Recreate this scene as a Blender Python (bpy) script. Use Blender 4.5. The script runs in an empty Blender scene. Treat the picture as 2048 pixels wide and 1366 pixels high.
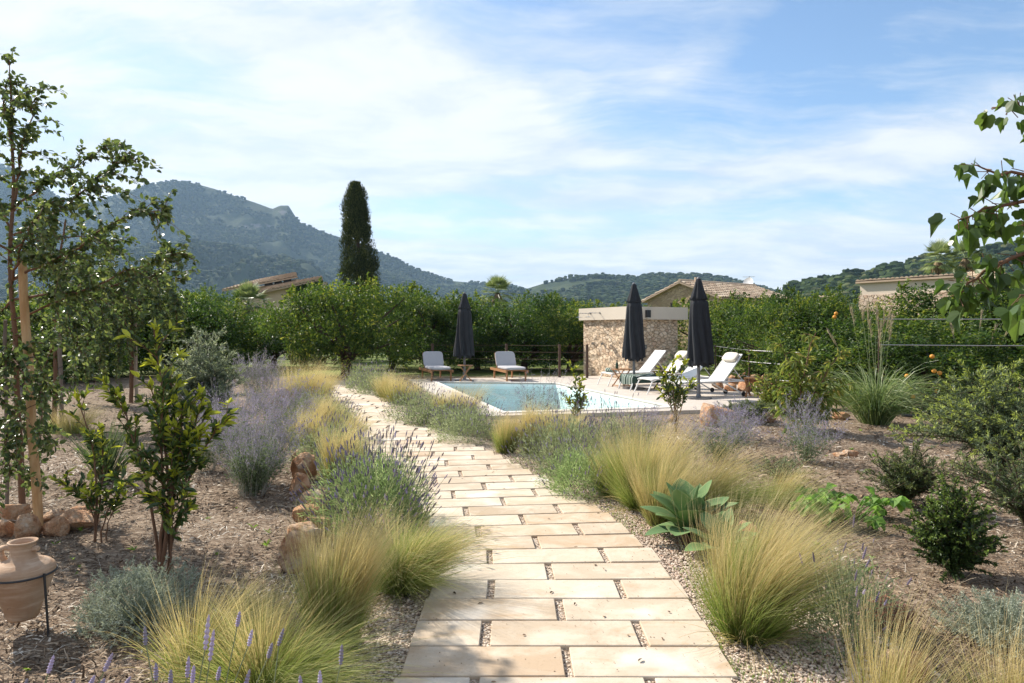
import bpy, bmesh, math, random
import numpy as np
from mathutils import Vector, Matrix, Quaternion
from mathutils.geometry import tessellate_polygon

# ------------------------------------------------------------------ camera, sky, sun, exposure
SC = bpy.context.scene
COL = SC.collection
F_PX, HOR, CAM_H = 1365.0, 660.0, 1.6          # focal length and horizon row in photo pixels, eye height in metres
cam = bpy.data.cameras.new('camera')
cam.lens = 24.0; cam.sensor_width = 36.0; cam.shift_y = (HOR - 683.0) / 2048.0
cam.clip_start = 0.05; cam.clip_end = 20000
cam_o = bpy.data.objects.new('camera', cam); COL.objects.link(cam_o)
cam_o.location = (0, 0, CAM_H); cam_o.rotation_euler = (math.radians(90), 0, 0)
SC.camera = cam_o

SUN_EL, SUN_AZ = math.radians(39), math.radians(-52)      # azimuth from +Y, negative = towards -X
sun_dir = Vector((math.sin(SUN_AZ) * math.cos(SUN_EL), math.cos(SUN_AZ) * math.cos(SUN_EL), math.sin(SUN_EL)))
sl = bpy.data.lights.new('sun', 'SUN'); sl.energy = 4.4; sl.angle = math.radians(0.6); sl.color = (1.0, 0.93, 0.82)
so = bpy.data.objects.new('sun', sl); COL.objects.link(so)
so.rotation_euler = sun_dir.to_track_quat('Z', 'Y').to_euler(); so.location = (-30, 10, 40)

SC.view_settings.view_transform = 'Standard'; SC.view_settings.look = 'None'
SC.view_settings.exposure = 1.02; SC.view_settings.gamma = 1.0
SC.cycles.max_bounces = 7; SC.cycles.diffuse_bounces = 3; SC.cycles.glossy_bounces = 2
SC.cycles.transmission_bounces = 4; SC.cycles.volume_bounces = 1; SC.cycles.transparent_max_bounces = 8
SC.cycles.caustics_reflective = False; SC.cycles.caustics_refractive = False


class NT:                                                # tiny node-graph helper
    def __init__(s, tree):
        s.t = tree; s.n = tree.nodes; s.l = tree.links
    def node(s, typ, **kw):
        n = s.n.new(typ)
        for k, v in kw.items(): setattr(n, k, v)
        return n
    def put(s, sock, v):
        if v is None: return
        if hasattr(v, 'links') or isinstance(v, bpy.types.NodeSocket): s.l.new(v, sock)
        else: sock.default_value = v
    def m(s, op, a, b=None, c=None, clamp=False):
        n = s.n.new('ShaderNodeMath'); n.operation = op; n.use_clamp = clamp
        s.put(n.inputs[0], a); s.put(n.inputs[1], b); s.put(n.inputs[2], c)
        return n.outputs[0]
    def v(s, op, a, b=None):
        n = s.n.new('ShaderNodeVectorMath'); n.operation = op
        s.put(n.inputs[0], a); s.put(n.inputs[1], b)
        return n.outputs[1] if op in ('DOT_PRODUCT', 'LENGTH') else n.outputs[0]
    def noise(s, vec, scale, detail=4, rough=.55, dist=0.0, lac=2.0):
        n = s.n.new('ShaderNodeTexNoise'); s.put(n.inputs['Vector'], vec)
        n.inputs['Scale'].default_value = scale; n.inputs['Detail'].default_value = detail
        n.inputs['Roughness'].default_value = rough; n.inputs['Distortion'].default_value = dist
        n.inputs['Lacunarity'].default_value = lac
        return n.outputs[0]
    def voro(s, vec, scale, feature='F1', out=0, rand=1.0):
        n = s.n.new('ShaderNodeTexVoronoi'); n.feature = feature; s.put(n.inputs['Vector'], vec)
        n.inputs['Scale'].default_value = scale; n.inputs['Randomness'].default_value = rand
        return n.outputs[out]
    def mapping(s, vec, loc=(0, 0, 0), rot=(0, 0, 0), scale=(1, 1, 1)):
        n = s.n.new('ShaderNodeMapping'); s.put(n.inputs[0], vec)
        n.inputs[1].default_value = loc; n.inputs[2].default_value = rot; n.inputs[3].default_value = scale
        return n.outputs[0]
    def ramp(s, fac, stops, interp='LINEAR'):
        n = s.n.new('ShaderNodeValToRGB'); s.put(n.inputs[0], fac)
        e = n.color_ramp; e.interpolation = interp
        while len(e.elements) < len(stops): e.elements.new(0.5)
        for el, (p, c) in zip(e.elements, stops):
            el.position = p; el.color = (*c, 1) if len(c) == 3 else c
        return n.outputs[0]
    def mix(s, fac, a, b, blend='MIX'):
        n = s.n.new('ShaderNodeMix'); n.data_type = 'RGBA'; n.blend_type = blend
        s.put(n.inputs[0], fac)
        s.put(n.inputs[6], (*a, 1) if isinstance(a, tuple) and len(a) == 3 else a)
        s.put(n.inputs[7], (*b, 1) if isinstance(b, tuple) and len(b) == 3 else b)
        return n.outputs[2]
    def range(s, x, a, b, c=0.0, d=1.0, smooth=True):
        n = s.n.new('ShaderNodeMapRange'); n.interpolation_type = 'SMOOTHSTEP' if smooth else 'LINEAR'
        s.put(n.inputs[0], x)
        for i, q in enumerate((a, b, c, d)): n.inputs[1 + i].default_value = q
        return n.outputs[0]


# ---- world: Nishita sky with a deck of cirrus and low cumulus mapped on directions
wd = bpy.data.worlds.new('World'); SC.world = wd; wd.use_nodes = True
w = NT(wd.node_tree)
for n in list(w.n): w.n.remove(n)
w_out = w.node('ShaderNodeOutputWorld'); w_bg = w.node('ShaderNodeBackground')
sky = w.node('ShaderNodeTexSky', sky_type='NISHITA'); sky.sun_disc = False
sky.sun_elevation = SUN_EL; sky.sun_rotation = SUN_AZ; sky.altitude = 50; sky.air_density = 1.0; sky.dust_density = 0.2; sky.ozone_density = 2.0
tc = w.node('ShaderNodeTexCoord')
dirv = w.v('NORMALIZE', tc.outputs['Generated'])
sep = w.node('ShaderNodeSeparateXYZ'); w.l.new(dirv, sep.inputs[0])
dx, dy, dz = sep.outputs
hz = w.m('ADD', w.m('MAXIMUM', dz, 0.0), 0.16)
cmb = w.node('ShaderNodeCombineXYZ')
w.put(cmb.inputs[0], w.m('DIVIDE', dx, hz)); w.put(cmb.inputs[1], w.m('DIVIDE', dy, hz))
plane = cmb.outputs[0]                                    # the cloud layer seen from below
wn_ = w.node('ShaderNodeTexNoise'); w.put(wn_.inputs['Vector'], plane); wn_.inputs['Scale'].default_value = 1.1; wn_.inputs['Detail'].default_value = 4
wv_ = w.v('SUBTRACT', wn_.outputs[1], (.5, .5, .5)); sc_ = w.n.new('ShaderNodeVectorMath'); sc_.operation = 'SCALE'; w.put(sc_.inputs[0], wv_); sc_.inputs[3].default_value = .55
warped = w.v('ADD', plane, sc_.outputs[0])
big = w.noise(w.mapping(warped, (3.1, 1.7, 0), (0, 0, math.radians(-30)), (0.55, 1.0, 1)), 0.9, 6, .58)
wisp = w.noise(w.mapping(warped, (0.4, 5.2, 0), (0, 0, math.radians(-24)), (0.42, 2.6, 1)), 1.7, 9, .66, .4)
puff = w.noise(w.mapping(warped, (7.4, 2.2, 0), (0, 0, math.radians(-20)), (0.8, 1.3, 1)), 3.2, 9, .62)
el = w.m('DIVIDE', dz, w.m('SQRT', w.m('ADD', w.m('MULTIPLY', dx, dx), w.m('MULTIPLY', dy, dy))))   # tan of elevation
az = w.m('ARCTAN2', dx, dy)
def gauss(ca, ce, sa, se, rot=0.0):
    a = w.m('SUBTRACT', az, ca); e = w.m('SUBTRACT', el, ce)
    c, s_ = math.cos(rot), math.sin(rot)
    p = w.m('DIVIDE', w.m('ADD', w.m('MULTIPLY', a, c), w.m('MULTIPLY', e, s_)), sa)
    q = w.m('DIVIDE', w.m('SUBTRACT', w.m('MULTIPLY', e, c), w.m('MULTIPLY', a, s_)), se)
    r = w.m('ADD', w.m('MULTIPLY', p, p), w.m('MULTIPLY', q, q))
    return w.m('EXPONENT', w.m('MULTIPLY', r, -1.0))
cov = w.m('ADD', w.m('MULTIPLY', big, 0.75), w.m('MULTIPLY', wisp, 0.75))
cov = w.m('ADD', cov, w.m('MULTIPLY', puff, 0.45))         # about 0.97 in the mean
bias = w.m('MULTIPLY', gauss(-0.50, 0.40, 0.50, 0.30), 0.22)
for ca, ce, sa, se, ro, k in ((0.10, 0.03, 2.6, 0.10, 0.0, 0.42), (0.46, 0.225, 0.40, 0.035, 0.10, 0.30), (-0.02, 0.285, 0.13, 0.035, 0.0, 0.30),
                              (-0.25, 0.30, 0.30, 0.14, 0.0, 0.12), (0.26, 0.38, 0.16, 0.035, 0.55, 0.16), (-0.16, 0.235, 0.30, 0.03, 0.05, 0.16),
                              (0.40, 0.385, 0.26, 0.10, 0.3, -0.26), (0.15, 0.315, 0.10, 0.035, 0.0, -0.20), (-0.12, 0.165, 0.14, 0.035, 0.05, -0.26), (-0.44, 0.33, 0.16, 0.06, -.2, -0.30),
                              (0.00, 0.49, 0.16, 0.05, 0.2, -0.20), (0.60, 0.33, 0.20, 0.05, 0.1, -0.12), (0.38, 0.170, 0.24, 0.018, 0.05, -0.20), (0.05, 0.14, 0.2, 0.02, 0, -.12)):
    bias = w.m('ADD', bias, w.m('MULTIPLY', gauss(ca, ce, sa, se, ro), k))
cover = w.range(w.m('ADD', cov, bias), 0.74, 1.17, smooth=False)
shade = w.range(w.m('ADD', w.m('MULTIPLY', puff, .5), w.m('MULTIPLY', big, .5)), 0.38, 0.62)
cl_col = w.mix(shade, (0.35, 0.39, 0.44), (0.52, 0.52, 0.525))
cl_col = w.mix(w.m('MULTIPLY', gauss(-0.65, 0.45, 0.42, 0.24), .45), cl_col, (0.55, 0.545, 0.535))
sky_col = w.mix(1.0, sky.outputs[0], (0.082, 0.088, 0.091), 'MULTIPLY')
w.put(w_bg.inputs[0], w.mix(w.m('MULTIPLY', cover, 0.94), sky_col, cl_col)); w_bg.inputs[1].default_value = 1.0
w.l.new(w_bg.outputs[0], w_out.inputs[0])

# ------------------------------------------------------------------ pixel helpers (photo pixels -> places on the ground)
def G(px, py):
    d = F_PX * CAM_H / (py - HOR)
    return ((px - 1024) / F_PX * d, d)
def X(px, d): return (px - 1024) / F_PX * d
def Z(py, d): return CAM_H + (HOR - py) / F_PX * d
def PT(px, py, d): return np.array((X(px, d), d, Z(py, d)))

# ------------------------------------------------------------------ numeric noise
def _h(ix, iy, seed):
    n = (ix * 374761393 + iy * 668265263 + seed * 1442695041) & 0x7fffffff
    n = ((n ^ (n >> 13)) * 1274126177) & 0x7fffffff
    return ((n ^ (n >> 16)) & 0xffff) / 65535.0
def vnoise(x, y, seed=0):
    x = np.asarray(x, float); y = np.asarray(y, float)
    ix = np.floor(x).astype(np.int64); iy = np.floor(y).astype(np.int64)
    fx = x - ix; fy = y - iy; fx = fx * fx * (3 - 2 * fx); fy = fy * fy * (3 - 2 * fy)
    a = _h(ix, iy, seed); b = _h(ix + 1, iy, seed); c = _h(ix, iy + 1, seed); d = _h(ix + 1, iy + 1, seed)
    return (a * (1 - fx) + b * fx) * (1 - fy) + (c * (1 - fx) + d * fx) * fy - 0.5
def fbm(x, y, seed=0, oct=5, gain=.5):
    s = 0; a = 1.0
    for i in range(oct):
        s = s + a * vnoise(np.asarray(x) * 2 ** i, np.asarray(y) * 2 ** i, seed + i * 17); a *= gain
    return s
def nrm(v): return v / np.maximum(np.linalg.norm(v, axis=-1, keepdims=True), 1e-9)

# ------------------------------------------------------------------ mesh builder
class MB:
    def __init__(s): s.V = []; s.C = []; s.F = {3: [], 4: []}; s.M = {3: [], 4: []}; s.n = 0
    def add(s, V, F, var=(.5, .5, .5), mi=0):
        V = np.asarray(V, float).reshape(-1, 3); F = np.asarray(F, np.int64)
        C = np.asarray(var, float)
        if C.ndim == 1: C = np.tile(C, (len(V), 1))
        s.V.append(V); s.C.append(C); k = F.shape[1]
        s.F[k].append(F + s.n); s.M[k].append(np.full(len(F), mi, np.int32)); s.n += len(V)
        return s
    def mesh(s, name, mats, smooth=False):
        me = bpy.data.meshes.new(name)
        V = np.concatenate(s.V); C = np.concatenate(s.C)
        idx = []; tot = []; mi = []
        for k in (3, 4):
            if s.F[k]:
                f = np.concatenate(s.F[k]); idx.append(f.ravel()); tot.append(np.full(len(f), k, np.int32)); mi.append(np.concatenate(s.M[k]))
        idx = np.concatenate(idx).astype(np.int32); tot = np.concatenate(tot); mi = np.concatenate(mi)
        me.vertices.add(len(V)); me.vertices.foreach_set('co', V.ravel().astype(np.float32))
        me.loops.add(len(idx)); me.loops.foreach_set('vertex_index', idx)
        me.polygons.add(len(tot)); st = np.zeros(len(tot), np.int32); st[1:] = np.cumsum(tot)[:-1]
        me.polygons.foreach_set('loop_start', st); me.polygons.foreach_set('loop_total', tot)
        me.polygons.foreach_set('material_index', mi)
        me.polygons.foreach_set('use_smooth', np.full(len(tot), bool(smooth)))
        for m_ in (mats if isinstance(mats, (list, tuple)) else [mats]): me.materials.append(m_)
        at = me.attributes.new('var', 'FLOAT_COLOR', 'POINT')
        at.data.foreach_set('color', np.concatenate([C, np.ones((len(C), 1))], 1).ravel().astype(np.float32))
        me.update(calc_edges=True)
        return me
    def obj(s, name, mats, parent=None, smooth=False, loc=None):
        o = bpy.data.objects.new(name, s.mesh(name, mats, smooth)); COL.objects.link(o)
        if parent is not None: o.parent = parent
        if loc is not None: o.location = loc
        return o

def tag(o, label=None, cat=None, group=None, kind=None):
    if label: o['label'] = label
    if cat: o['category'] = cat
    if group: o['group'] = group
    if kind: o['kind'] = kind
    return o
def thing(name, label, cat, loc=(0, 0, 0), rz=0.0, group=None, scale=1.0):
    o = bpy.data.objects.new(name, None); COL.objects.link(o)
    o.empty_display_size = .2; o.location = loc; o.rotation_euler = (0, 0, rz)
    o.scale = (scale,) * 3 if not isinstance(scale, tuple) else scale
    return tag(o, label, cat, group)
def dup(root, label, loc, rz=0.0, scale=1.0, group=None):          # a copy of a thing, of its parts and their sub-parts
    def rec(o, parent):
        c = o.copy(); COL.objects.link(c)
        if parent is not None: c.parent = parent
        for ch in list(o.children): rec(ch, c)
        return c
    r = rec(root, None); r.location = loc; r.rotation_euler = (0, 0, rz)
    r.scale = (scale,) * 3 if not isinstance(scale, tuple) else scale
    return tag(r, label, None, group)

# ------------------------------------------------------------------ shapes
def box_vf(c, s, R=None):
    v = np.array([(x, y, z) for x in (-.5, .5) for y in (-.5, .5) for z in (-.5, .5)]) * np.array(s)
    if R is not None: v = v @ np.asarray(R).T
    f = [(0, 1, 3, 2), (4, 6, 7, 5), (0, 4, 5, 1), (2, 3, 7, 6), (0, 2, 6, 4), (1, 5, 7, 3)]
    return v + np.array(c), np.array(f)
def rotz(a): return np.array([[math.cos(a), -math.sin(a), 0], [math.sin(a), math.cos(a), 0], [0, 0, 1]])
def add_box(mb, c, s, R=None, mi=0, var=(.5, .5, .5)): mb.add(*box_vf(c, s, R), var, mi)
def add_bar(mb, a, b, wd_, th, up=(0, 0, 1), mi=0):                 # rectangular bar from a to b
    a = np.array(a, float); b = np.array(b, float); d = nrm(b - a); u = np.array(up, float)
    s_ = nrm(np.cross(d, u)); n = np.cross(s_, d)
    add_box(mb, (a + b) / 2, (np.linalg.norm(b - a), wd_, th), np.stack([d, s_, n], 1), mi)
def add_tube(mb, pts, rad, sides=6, cap=True, var=None, mi=0):
    P = np.asarray(pts, float); k = len(P); rad = np.broadcast_to(np.asarray(rad, float), (k,))
    T = np.gradient(P, axis=0); T = nrm(T)
    ref = np.array((0, 0, 1.0)) if abs(T[0][2]) < .9 else np.array((1.0, 0, 0))
    A = nrm(np.cross(T, ref)); B = np.cross(T, A)
    an = np.arange(sides) / sides * 2 * math.pi
    V = P[:, None] + rad[:, None, None] * (np.cos(an)[None, :, None] * A[:, None] + np.sin(an)[None, :, None] * B[:, None])
    i = np.arange(k - 1)[:, None] * sides; j = np.arange(sides)[None]; j2 = (j + 1) % sides
    F = np.stack([i + j, i + j2, i + sides + j2, i + sides + j], -1).reshape(-1, 4)
    if var is None:
        var = np.stack([np.full(k, .5), np.linspace(0, 1, k), np.full(k, .5)], 1)
        var = np.repeat(var, sides, 0)
    mb.add(V.reshape(-1, 3), F, var, mi)
    if cap:
        for e in (0, k - 1):
            c = V[e]; Fc = [(0, q, q + 1) for q in range(1, sides - 1)]
            mb.add(c, Fc, (.5, float(e > 0), .5), mi)
def add_lathe(mb, prof, seg=32, c=(0, 0, 0), mi=0, fr=None):        # prof: (r, z) rows; fr(angle, row) multiplies the radius
    pr = np.asarray(prof, float); k = len(pr); an = np.arange(seg) / seg * 2 * math.pi
    V = np.zeros((k, seg, 3))
    for q in range(k):
        r = pr[q, 0] * (fr(an, q) if fr else 1.0)
        V[q, :, 0] = r * np.cos(an); V[q, :, 1] = r * np.sin(an); V[q, :, 2] = pr[q, 1]
    i = np.arange(k - 1)[:, None] * seg; j = np.arange(seg)[None]; j2 = (j + 1) % seg
    F = np.stack([i + j, i + j2, i + seg + j2, i + seg + j], -1).reshape(-1, 4)
    mb.add(V.reshape(-1, 3) + np.array(c), F, (.5, .5, .5), mi)
def add_poly(mb, pts, mi=0):                                        # flat fan
    n = len(pts); mb.add(pts, [(0, i, i + 1) for i in range(1, n - 1)], (.5, .5, .5), mi)
def add_prism(mb, poly, z0, z1, holes=(), mi=0, mi_side=None, bottom=False):
    loops = [list(poly)] + [list(h) for h in holes]
    tri = tessellate_polygon([[Vector((x, y, 0)) for x, y in lp] for lp in loops])
    flat = np.array([p for lp in loops for p in lp], float)
    top = np.c_[flat, np.full(len(flat), z1)]
    T = []
    for a, b, c in tri:
        n = np.cross(top[b] - top[a], top[c] - top[a])[2]
        T.append((a, b, c) if n > 0 else (a, c, b))
    mb.add(top, T, (.5, .5, .5), mi)
    for lp in loops:
        L = np.array(lp, float); n = len(L)
        V = np.r_[np.c_[L, np.full(n, z0)], np.c_[L, np.full(n, z1)]]
        mb.add(V, [(i, (i + 1) % n, n + (i + 1) % n, n + i) for i in range(n)], (.5, .5, .5), mi if mi_side is None else mi_side)
def ico(sub):
    bm = bmesh.new(); bmesh.ops.create_icosphere(bm, subdivisions=sub, radius=1.0)
    V = np.array([v.co[:] for v in bm.verts]); F = np.array([[v.index for v in f.verts] for f in bm.faces]); bm.free()
    return V, F
ICO = {s: ico(s) for s in (1, 2, 3, 4)}
# leaf and chip templates: x along, y across, z up; unit size
KITE = (np.array([(0, 0, 0), (.45, .5, .14), (1, 0, 0), (.45, -.5, .14)]), np.array([(0, 2, 1), (0, 3, 2)]))
NEEDLE = (np.array([(0, .25, 0), (0, -.25, 0), (.6, -.5, .05), (.6, .5, .05), (1, 0, 0)]), np.array([(0, 1, 2), (0, 2, 3), (3, 2, 4)]))
OVAL = (np.array([(0, 0, 0), (.28, .42, .10), (.66, .42, .07), (1, 0, -.06), (.66, -.42, .07), (.28, -.42, .10), (.47, 0, .0)]),
        np.array([(0, 6, 1), (6, 2, 1), (6, 3, 2), (0, 5, 6), (6, 5, 4), (6, 4, 3)]))
CHIP = (np.array([(0, -.5, 0), (0, .5, 0), (.5, .42, .10), (.5, -.42, .10), (1, .3, 0), (1, -.3, 0)]), np.array([(0, 3, 1), (1, 3, 2), (3, 5, 2), (2, 5, 4)]))
def lobed():
    out = []
    prof = [(-2.6, .34), (-2.2, .48), (-1.75, .55), (-1.45, .52), (-1.05, .66), (-.75, .66), (-.5, .56), (-.18, .78), (0, 1.0), (.18, .78), (.5, .58),
            (.75, .68), (1.05, .62), (1.45, .52), (1.75, .55), (2.2, .46), (2.6, .34)]
    for a, r in prof: out.append((.38 + .62 * r * math.cos(a), .85 * r * math.sin(a), .18 * r * r * (1 if abs(a) > .3 else -.6)))
    V = np.array([(0.30, 0, 0)] + out); n = len(out)
    return V, np.array([(0, i, i + 1) for i in range(1, n)])
LOBED = lobed()
def spike():                                                         # lavender flower head: stacked whorls
    V = []; F = []; s = 6; rows = [(0, .25), (.06, .75), (.13, .4), (.2, 1), (.28, .5), (.36, 1), (.44, .55), (.52, .95), (.6, .5), (.68, .85), (.77, .45), (.85, .6), (1, .08)]
    for q, (x, r) in enumerate(rows):
        for j in range(s):
            a = j / s * 2 * math.pi + (q % 2) * .5; V.append((x, .5 * r * math.cos(a), .5 * r * math.sin(a)))
    for q in range(len(rows) - 1):
        for j in range(s):
            a, b = q * s + j, q * s + (j + 1) % s; F += [(a, b, b + s), (a, b + s, a + s)]
    return np.array(V), np.array(F)
SPIKE = spike()
SPIKE_LO = (np.array([(0, .25, 0), (0, -.15, .2), (0, -.15, -.2), (.5, .5, 0), (.5, -.25, .43), (.5, -.25, -.43), (1, 0, 0)]),
            np.array([(0, 1, 4), (0, 4, 3), (1, 2, 5), (1, 5, 4), (2, 0, 3), (2, 3, 5), (3, 4, 6), (4, 5, 6), (5, 3, 6)]))

def scatter(mb, tm, P, D, N, L, W, R=None, Gv=None, T=None, mi=0):
    tV, tF = tm; P = np.asarray(P, float); n = len(P)
    if n == 0: return
    D = nrm(np.broadcast_to(D, (n, 3)).astype(float)); N = np.broadcast_to(N, (n, 3)).astype(float)
    S = np.cross(N, D); bad = np.linalg.norm(S, axis=1) < 1e-4
    if bad.any(): S[bad] = np.cross(np.array((1.0, .3, .2)), D[bad])
    S = nrm(S); N = np.cross(D, S)
    L = np.broadcast_to(L, (n,)); W = np.broadcast_to(W, (n,)); T = L if T is None else np.broadcast_to(T, (n,))
    V = P[:, None] + (tV[None, :, 0, None] * L[:, None, None]) * D[:, None] + (tV[None, :, 1, None] * W[:, None, None]) * S[:, None] + (tV[None, :, 2, None] * T[:, None, None]) * N[:, None]
    k = len(tV); F = (np.arange(n)[:, None, None] * k + tF[None]).reshape(-1, 3)
    R = np.random.default_rng(n).random(n) if R is None else np.broadcast_to(R, (n,))
    Gv = np.full(n, .5) if Gv is None else np.broadcast_to(Gv, (n,))
    C = np.zeros((n, k, 3)); C[..., 0] = R[:, None]; C[..., 1] = Gv[:, None]; C[..., 2] = np.clip(tV[None, :, 0], 0, 1)
    mb.add(V.reshape(-1, 3), F, C.reshape(-1, 3), mi)
def ribbons(mb, P, W, R=None, rng=None, mi=0, side=None):             # P (n,k,3), W (k,) or (n,k)
    n, k, _ = P.shape; rng = rng or np.random.default_rng(n)
    t = nrm(P[:, -1] - P[:, 0])
    if side is None: side = nrm(np.cross(t, nrm(rng.normal(size=(n, 3)))))
    W = np.broadcast_to(W, (n, k))
    V = np.stack([P - side[:, None] * W[..., None] / 2, P + side[:, None] * W[..., None] / 2], 2)    # n,k,2,3
    b = np.arange(n)[:, None] * 2 * k + np.arange(k - 1)[None] * 2
    F = np.stack([b, b + 1, b + 3, b + 2], -1).reshape(-1, 4)
    R = rng.random(n) if R is None else np.broadcast_to(R, (n,))
    C = np.zeros((n, k, 2, 3)); C[..., 0] = R[:, None, None]; C[..., 1] = np.linspace(0, 1, k)[None, :, None]; C[..., 2] = .5
    mb.add(V.reshape(-1, 3), F, C.reshape(-1, 3), mi)
def rdir(rng, n): return nrm(rng.normal(size=(n, 3)))

# ------------------------------------------------------------------ materials
def mat_new(name):
    m = bpy.data.materials.new(name); m.use_nodes = True
    q = NT(m.node_tree)
    for n in list(q.n): q.n.remove(n)
    q.out = q.node('ShaderNodeOutputMaterial')
    return m, q
def pbsdf(q, col, rough=.6, spec=.4, metal=0.0, normal=None):
    b = q.node('ShaderNodeBsdfPrincipled'); q.put(b.inputs['Base Color'], (*col, 1) if isinstance(col, tuple) and len(col) == 3 else col)
    q.put(b.inputs['Roughness'], rough); b.inputs['Specular IOR Level'].default_value = spec; b.inputs['Metallic'].default_value = metal
    if normal is not None: q.put(b.inputs['Normal'], normal)
    return b.outputs[0]
def bump(q, h, strength=.5, dist=.01):
    n = q.node('ShaderNodeBump'); n.inputs['Strength'].default_value = strength; n.inputs['Distance'].default_value = dist; q.put(n.inputs['Height'], h)
    return n.outputs[0]
def attr(q):
    a = q.node('ShaderNodeAttribute', attribute_name='var'); s = q.node('ShaderNodeSeparateColor'); q.l.new(a.outputs['Color'], s.inputs[0])
    return s.outputs
def objc(q, kind='Object'):
    return q.node('ShaderNodeTexCoord').outputs[kind]
def leaf_mat(name, stops, tip=None, tip_rng=(.75, 1.0), rough=.45, trans=.35, spec=.4, tcol=1.6, along=None):
    """stops: colours by each leaf's random value; tip: colour of young growth at the shoot ends; along: colours from the blade's foot to its end"""
    m, q = mat_new(name); r, g, b = attr(q)
    c = q.ramp(r, stops)
    if along: c = q.mix(.65 if not isinstance(along, tuple) else along[1], c, q.ramp(g, along if not isinstance(along, tuple) else along[0]))
    if tip: c = q.mix(q.range(q.m('ADD', g, q.m('MULTIPLY', q.m('SUBTRACT', r, .5), .35)), *tip_rng), c, tip)
    p = pbsdf(q, c, rough, spec)
    t = q.node('ShaderNodeBsdfTranslucent'); q.put(t.inputs[0], q.mix(1.0, c, (tcol, tcol, tcol * .82), 'MULTIPLY'))
    mx = q.node('ShaderNodeMixShader'); mx.inputs[0].default_value = trans; q.l.new(p, mx.inputs[1]); q.l.new(t.outputs[0], mx.inputs[2])
    q.l.new(mx.outputs[0], q.out.inputs[0])
    return m
def simple_mat(name, col, rough=.6, spec=.4, metal=0.0, var=.12, scale=8.0, bmp=0.0, bscale=60.0, detail=5):
    m, q = mat_new(name); oc = objc(q)
    n = q.noise(oc, scale, detail, .6)
    c = q.mix(n, tuple(x * (1 - var) for x in col), tuple(min(1, x * (1 + var)) for x in col))
    nm = bump(q, q.noise(oc, bscale, 4, .6), bmp, .01) if bmp else None
    q.l.new(pbsdf(q, c, q.range(n, .3, .7, max(0, rough - .08), min(1, rough + .08)), spec, metal, nm), q.out.inputs[0])
    return m

# ================================================================== SETTING
rng = np.random.default_rng(7)
def path_right(d):                                                   # right edge of the path, metres
    return np.interp(d, [2.0, 3.1, 3.57, 4.19, 4.85, 5.49, 6.17, 7.08, 7.61, 9.0, 9.9, 12.1, 15.6, 19.0, 21.5],
                     [.98, 1.008, 1.03, 1.046, 1.006, .892, .755, .436, .20, -.343, -.718, -1.67, -3.0, -4.25, -5.1])
def path_mid(d): return path_right(d) - .78
POOL = [(-2.25, 20.5), (1.27, 20.0), (3.22, 13.9), (-.15, 13.0)]
def inside(poly, x, y):
    r = np.zeros(np.shape(x), bool); n = len(poly)
    for i in range(n):
        (x1, y1), (x2, y2) = poly[i], poly[(i + 1) % n]
        c = ((y1 > y) != (y2 > y)); r ^= c & (x < (x2 - x1) * (y - y1) / (y2 - y1 + 1e-12) + x1)
    return r
def ground_z(x, y):
    x = np.asarray(x, float); y = np.asarray(y, float)
    dp = np.abs(x - path_mid(np.clip(y, 2, 21.5)))
    far = np.clip((y - 20) / 10, 0, 1)
    bed = np.clip((dp - 1.15) / .8, 0, 1) * (1 - far)
    bed = bed * np.where(inside([(-3.6, 22.4), (7.2, 24.6), (6.9, 14.3), (4.5, 12.4), (-1.0, 11.4)], x, y), 0, 1)
    z = -.035 + bed * (.035 + .075 * fbm(x * .55, y * .55, 3, 4) + .02 * fbm(x * 3, y * 3, 9, 3))
    return z + np.clip((np.hypot(x, y) - 700) / 600, 0, 1) * 2.0 * fbm(x * .004, y * .004, 5, 3)

# ---- ground
def axis(segs):
    out = []
    for a, b, st in segs: out.append(np.arange(a, b, st))
    return np.unique(np.round(np.concatenate(out + [[segs[-1][1]]]), 4))
gx = axis([(-3800, -300, 350), (-300, -40, 20), (-40, -10, 1.0), (-10, 10, .14), (10, 40, 1.0), (40, 300, 20), (300, 3800, 350)])
gy = axis([(-400, -20, 60), (-20, 1.5, 1.5), (1.5, 24, .14), (24, 60, 1.2), (60, 300, 20), (300, 4000, 370)])
GX, GY = np.meshgrid(gx, gy); GZ = ground_z(GX, GY)
ny, nx = GX.shape
ii = (np.arange(ny - 1)[:, None] * nx + np.arange(nx - 1)[None]).ravel()
q4 = np.stack([ii, ii + 1, ii + nx + 1, ii + nx], 1)
cx = GX.ravel()[q4].mean(1); cy = GY.ravel()[q4].mean(1)
keep = ~inside([(-2.45, 20.75), (1.45, 20.2), (3.45, 13.7), (-.05, 12.75)], cx, cy)
M_GROUND, q = mat_new('mulch_soil')
oc = objc(q); s_ = q.node('ShaderNodeSeparateXYZ'); q.l.new(oc, s_.inputs[0])
n1 = q.noise(oc, 1.1, 5, .6); n2 = q.noise(oc, 9, 6, .65)
fib = q.noise(q.mapping(oc, (0, 0, 0), (0, 0, .6), (14, 70, 14)), 1.0, 3, .6, 1.5)
fib2 = q.noise(q.mapping(oc, (3, 1, 0), (0, 0, -.9), (14, 70, 14)), 1.0, 3, .6, 1.5)
fb = q.m('MAXIMUM', fib, fib2)
c = q.ramp(q.m('ADD', q.m('MULTIPLY', n2, .5), q.m('MULTIPLY', n1, .5)), [(.34, (.105, .070, .046)), (.5, (.19, .134, .092)), (.64, (.31, .232, .165))])
c = q.mix(q.range(fb, .53, .68), c, (.46, .38, .29))
og = q.ramp(q.m('ADD', q.m('MULTIPLY', q.noise(oc, .5, 5, .6), .6), q.m('MULTIPLY', q.noise(oc, 6, 4, .6), .4)), [(.36, (.16, .12, .07)), (.47, (.095, .12, .03)), (.6, (.15, .20, .045))])
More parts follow.
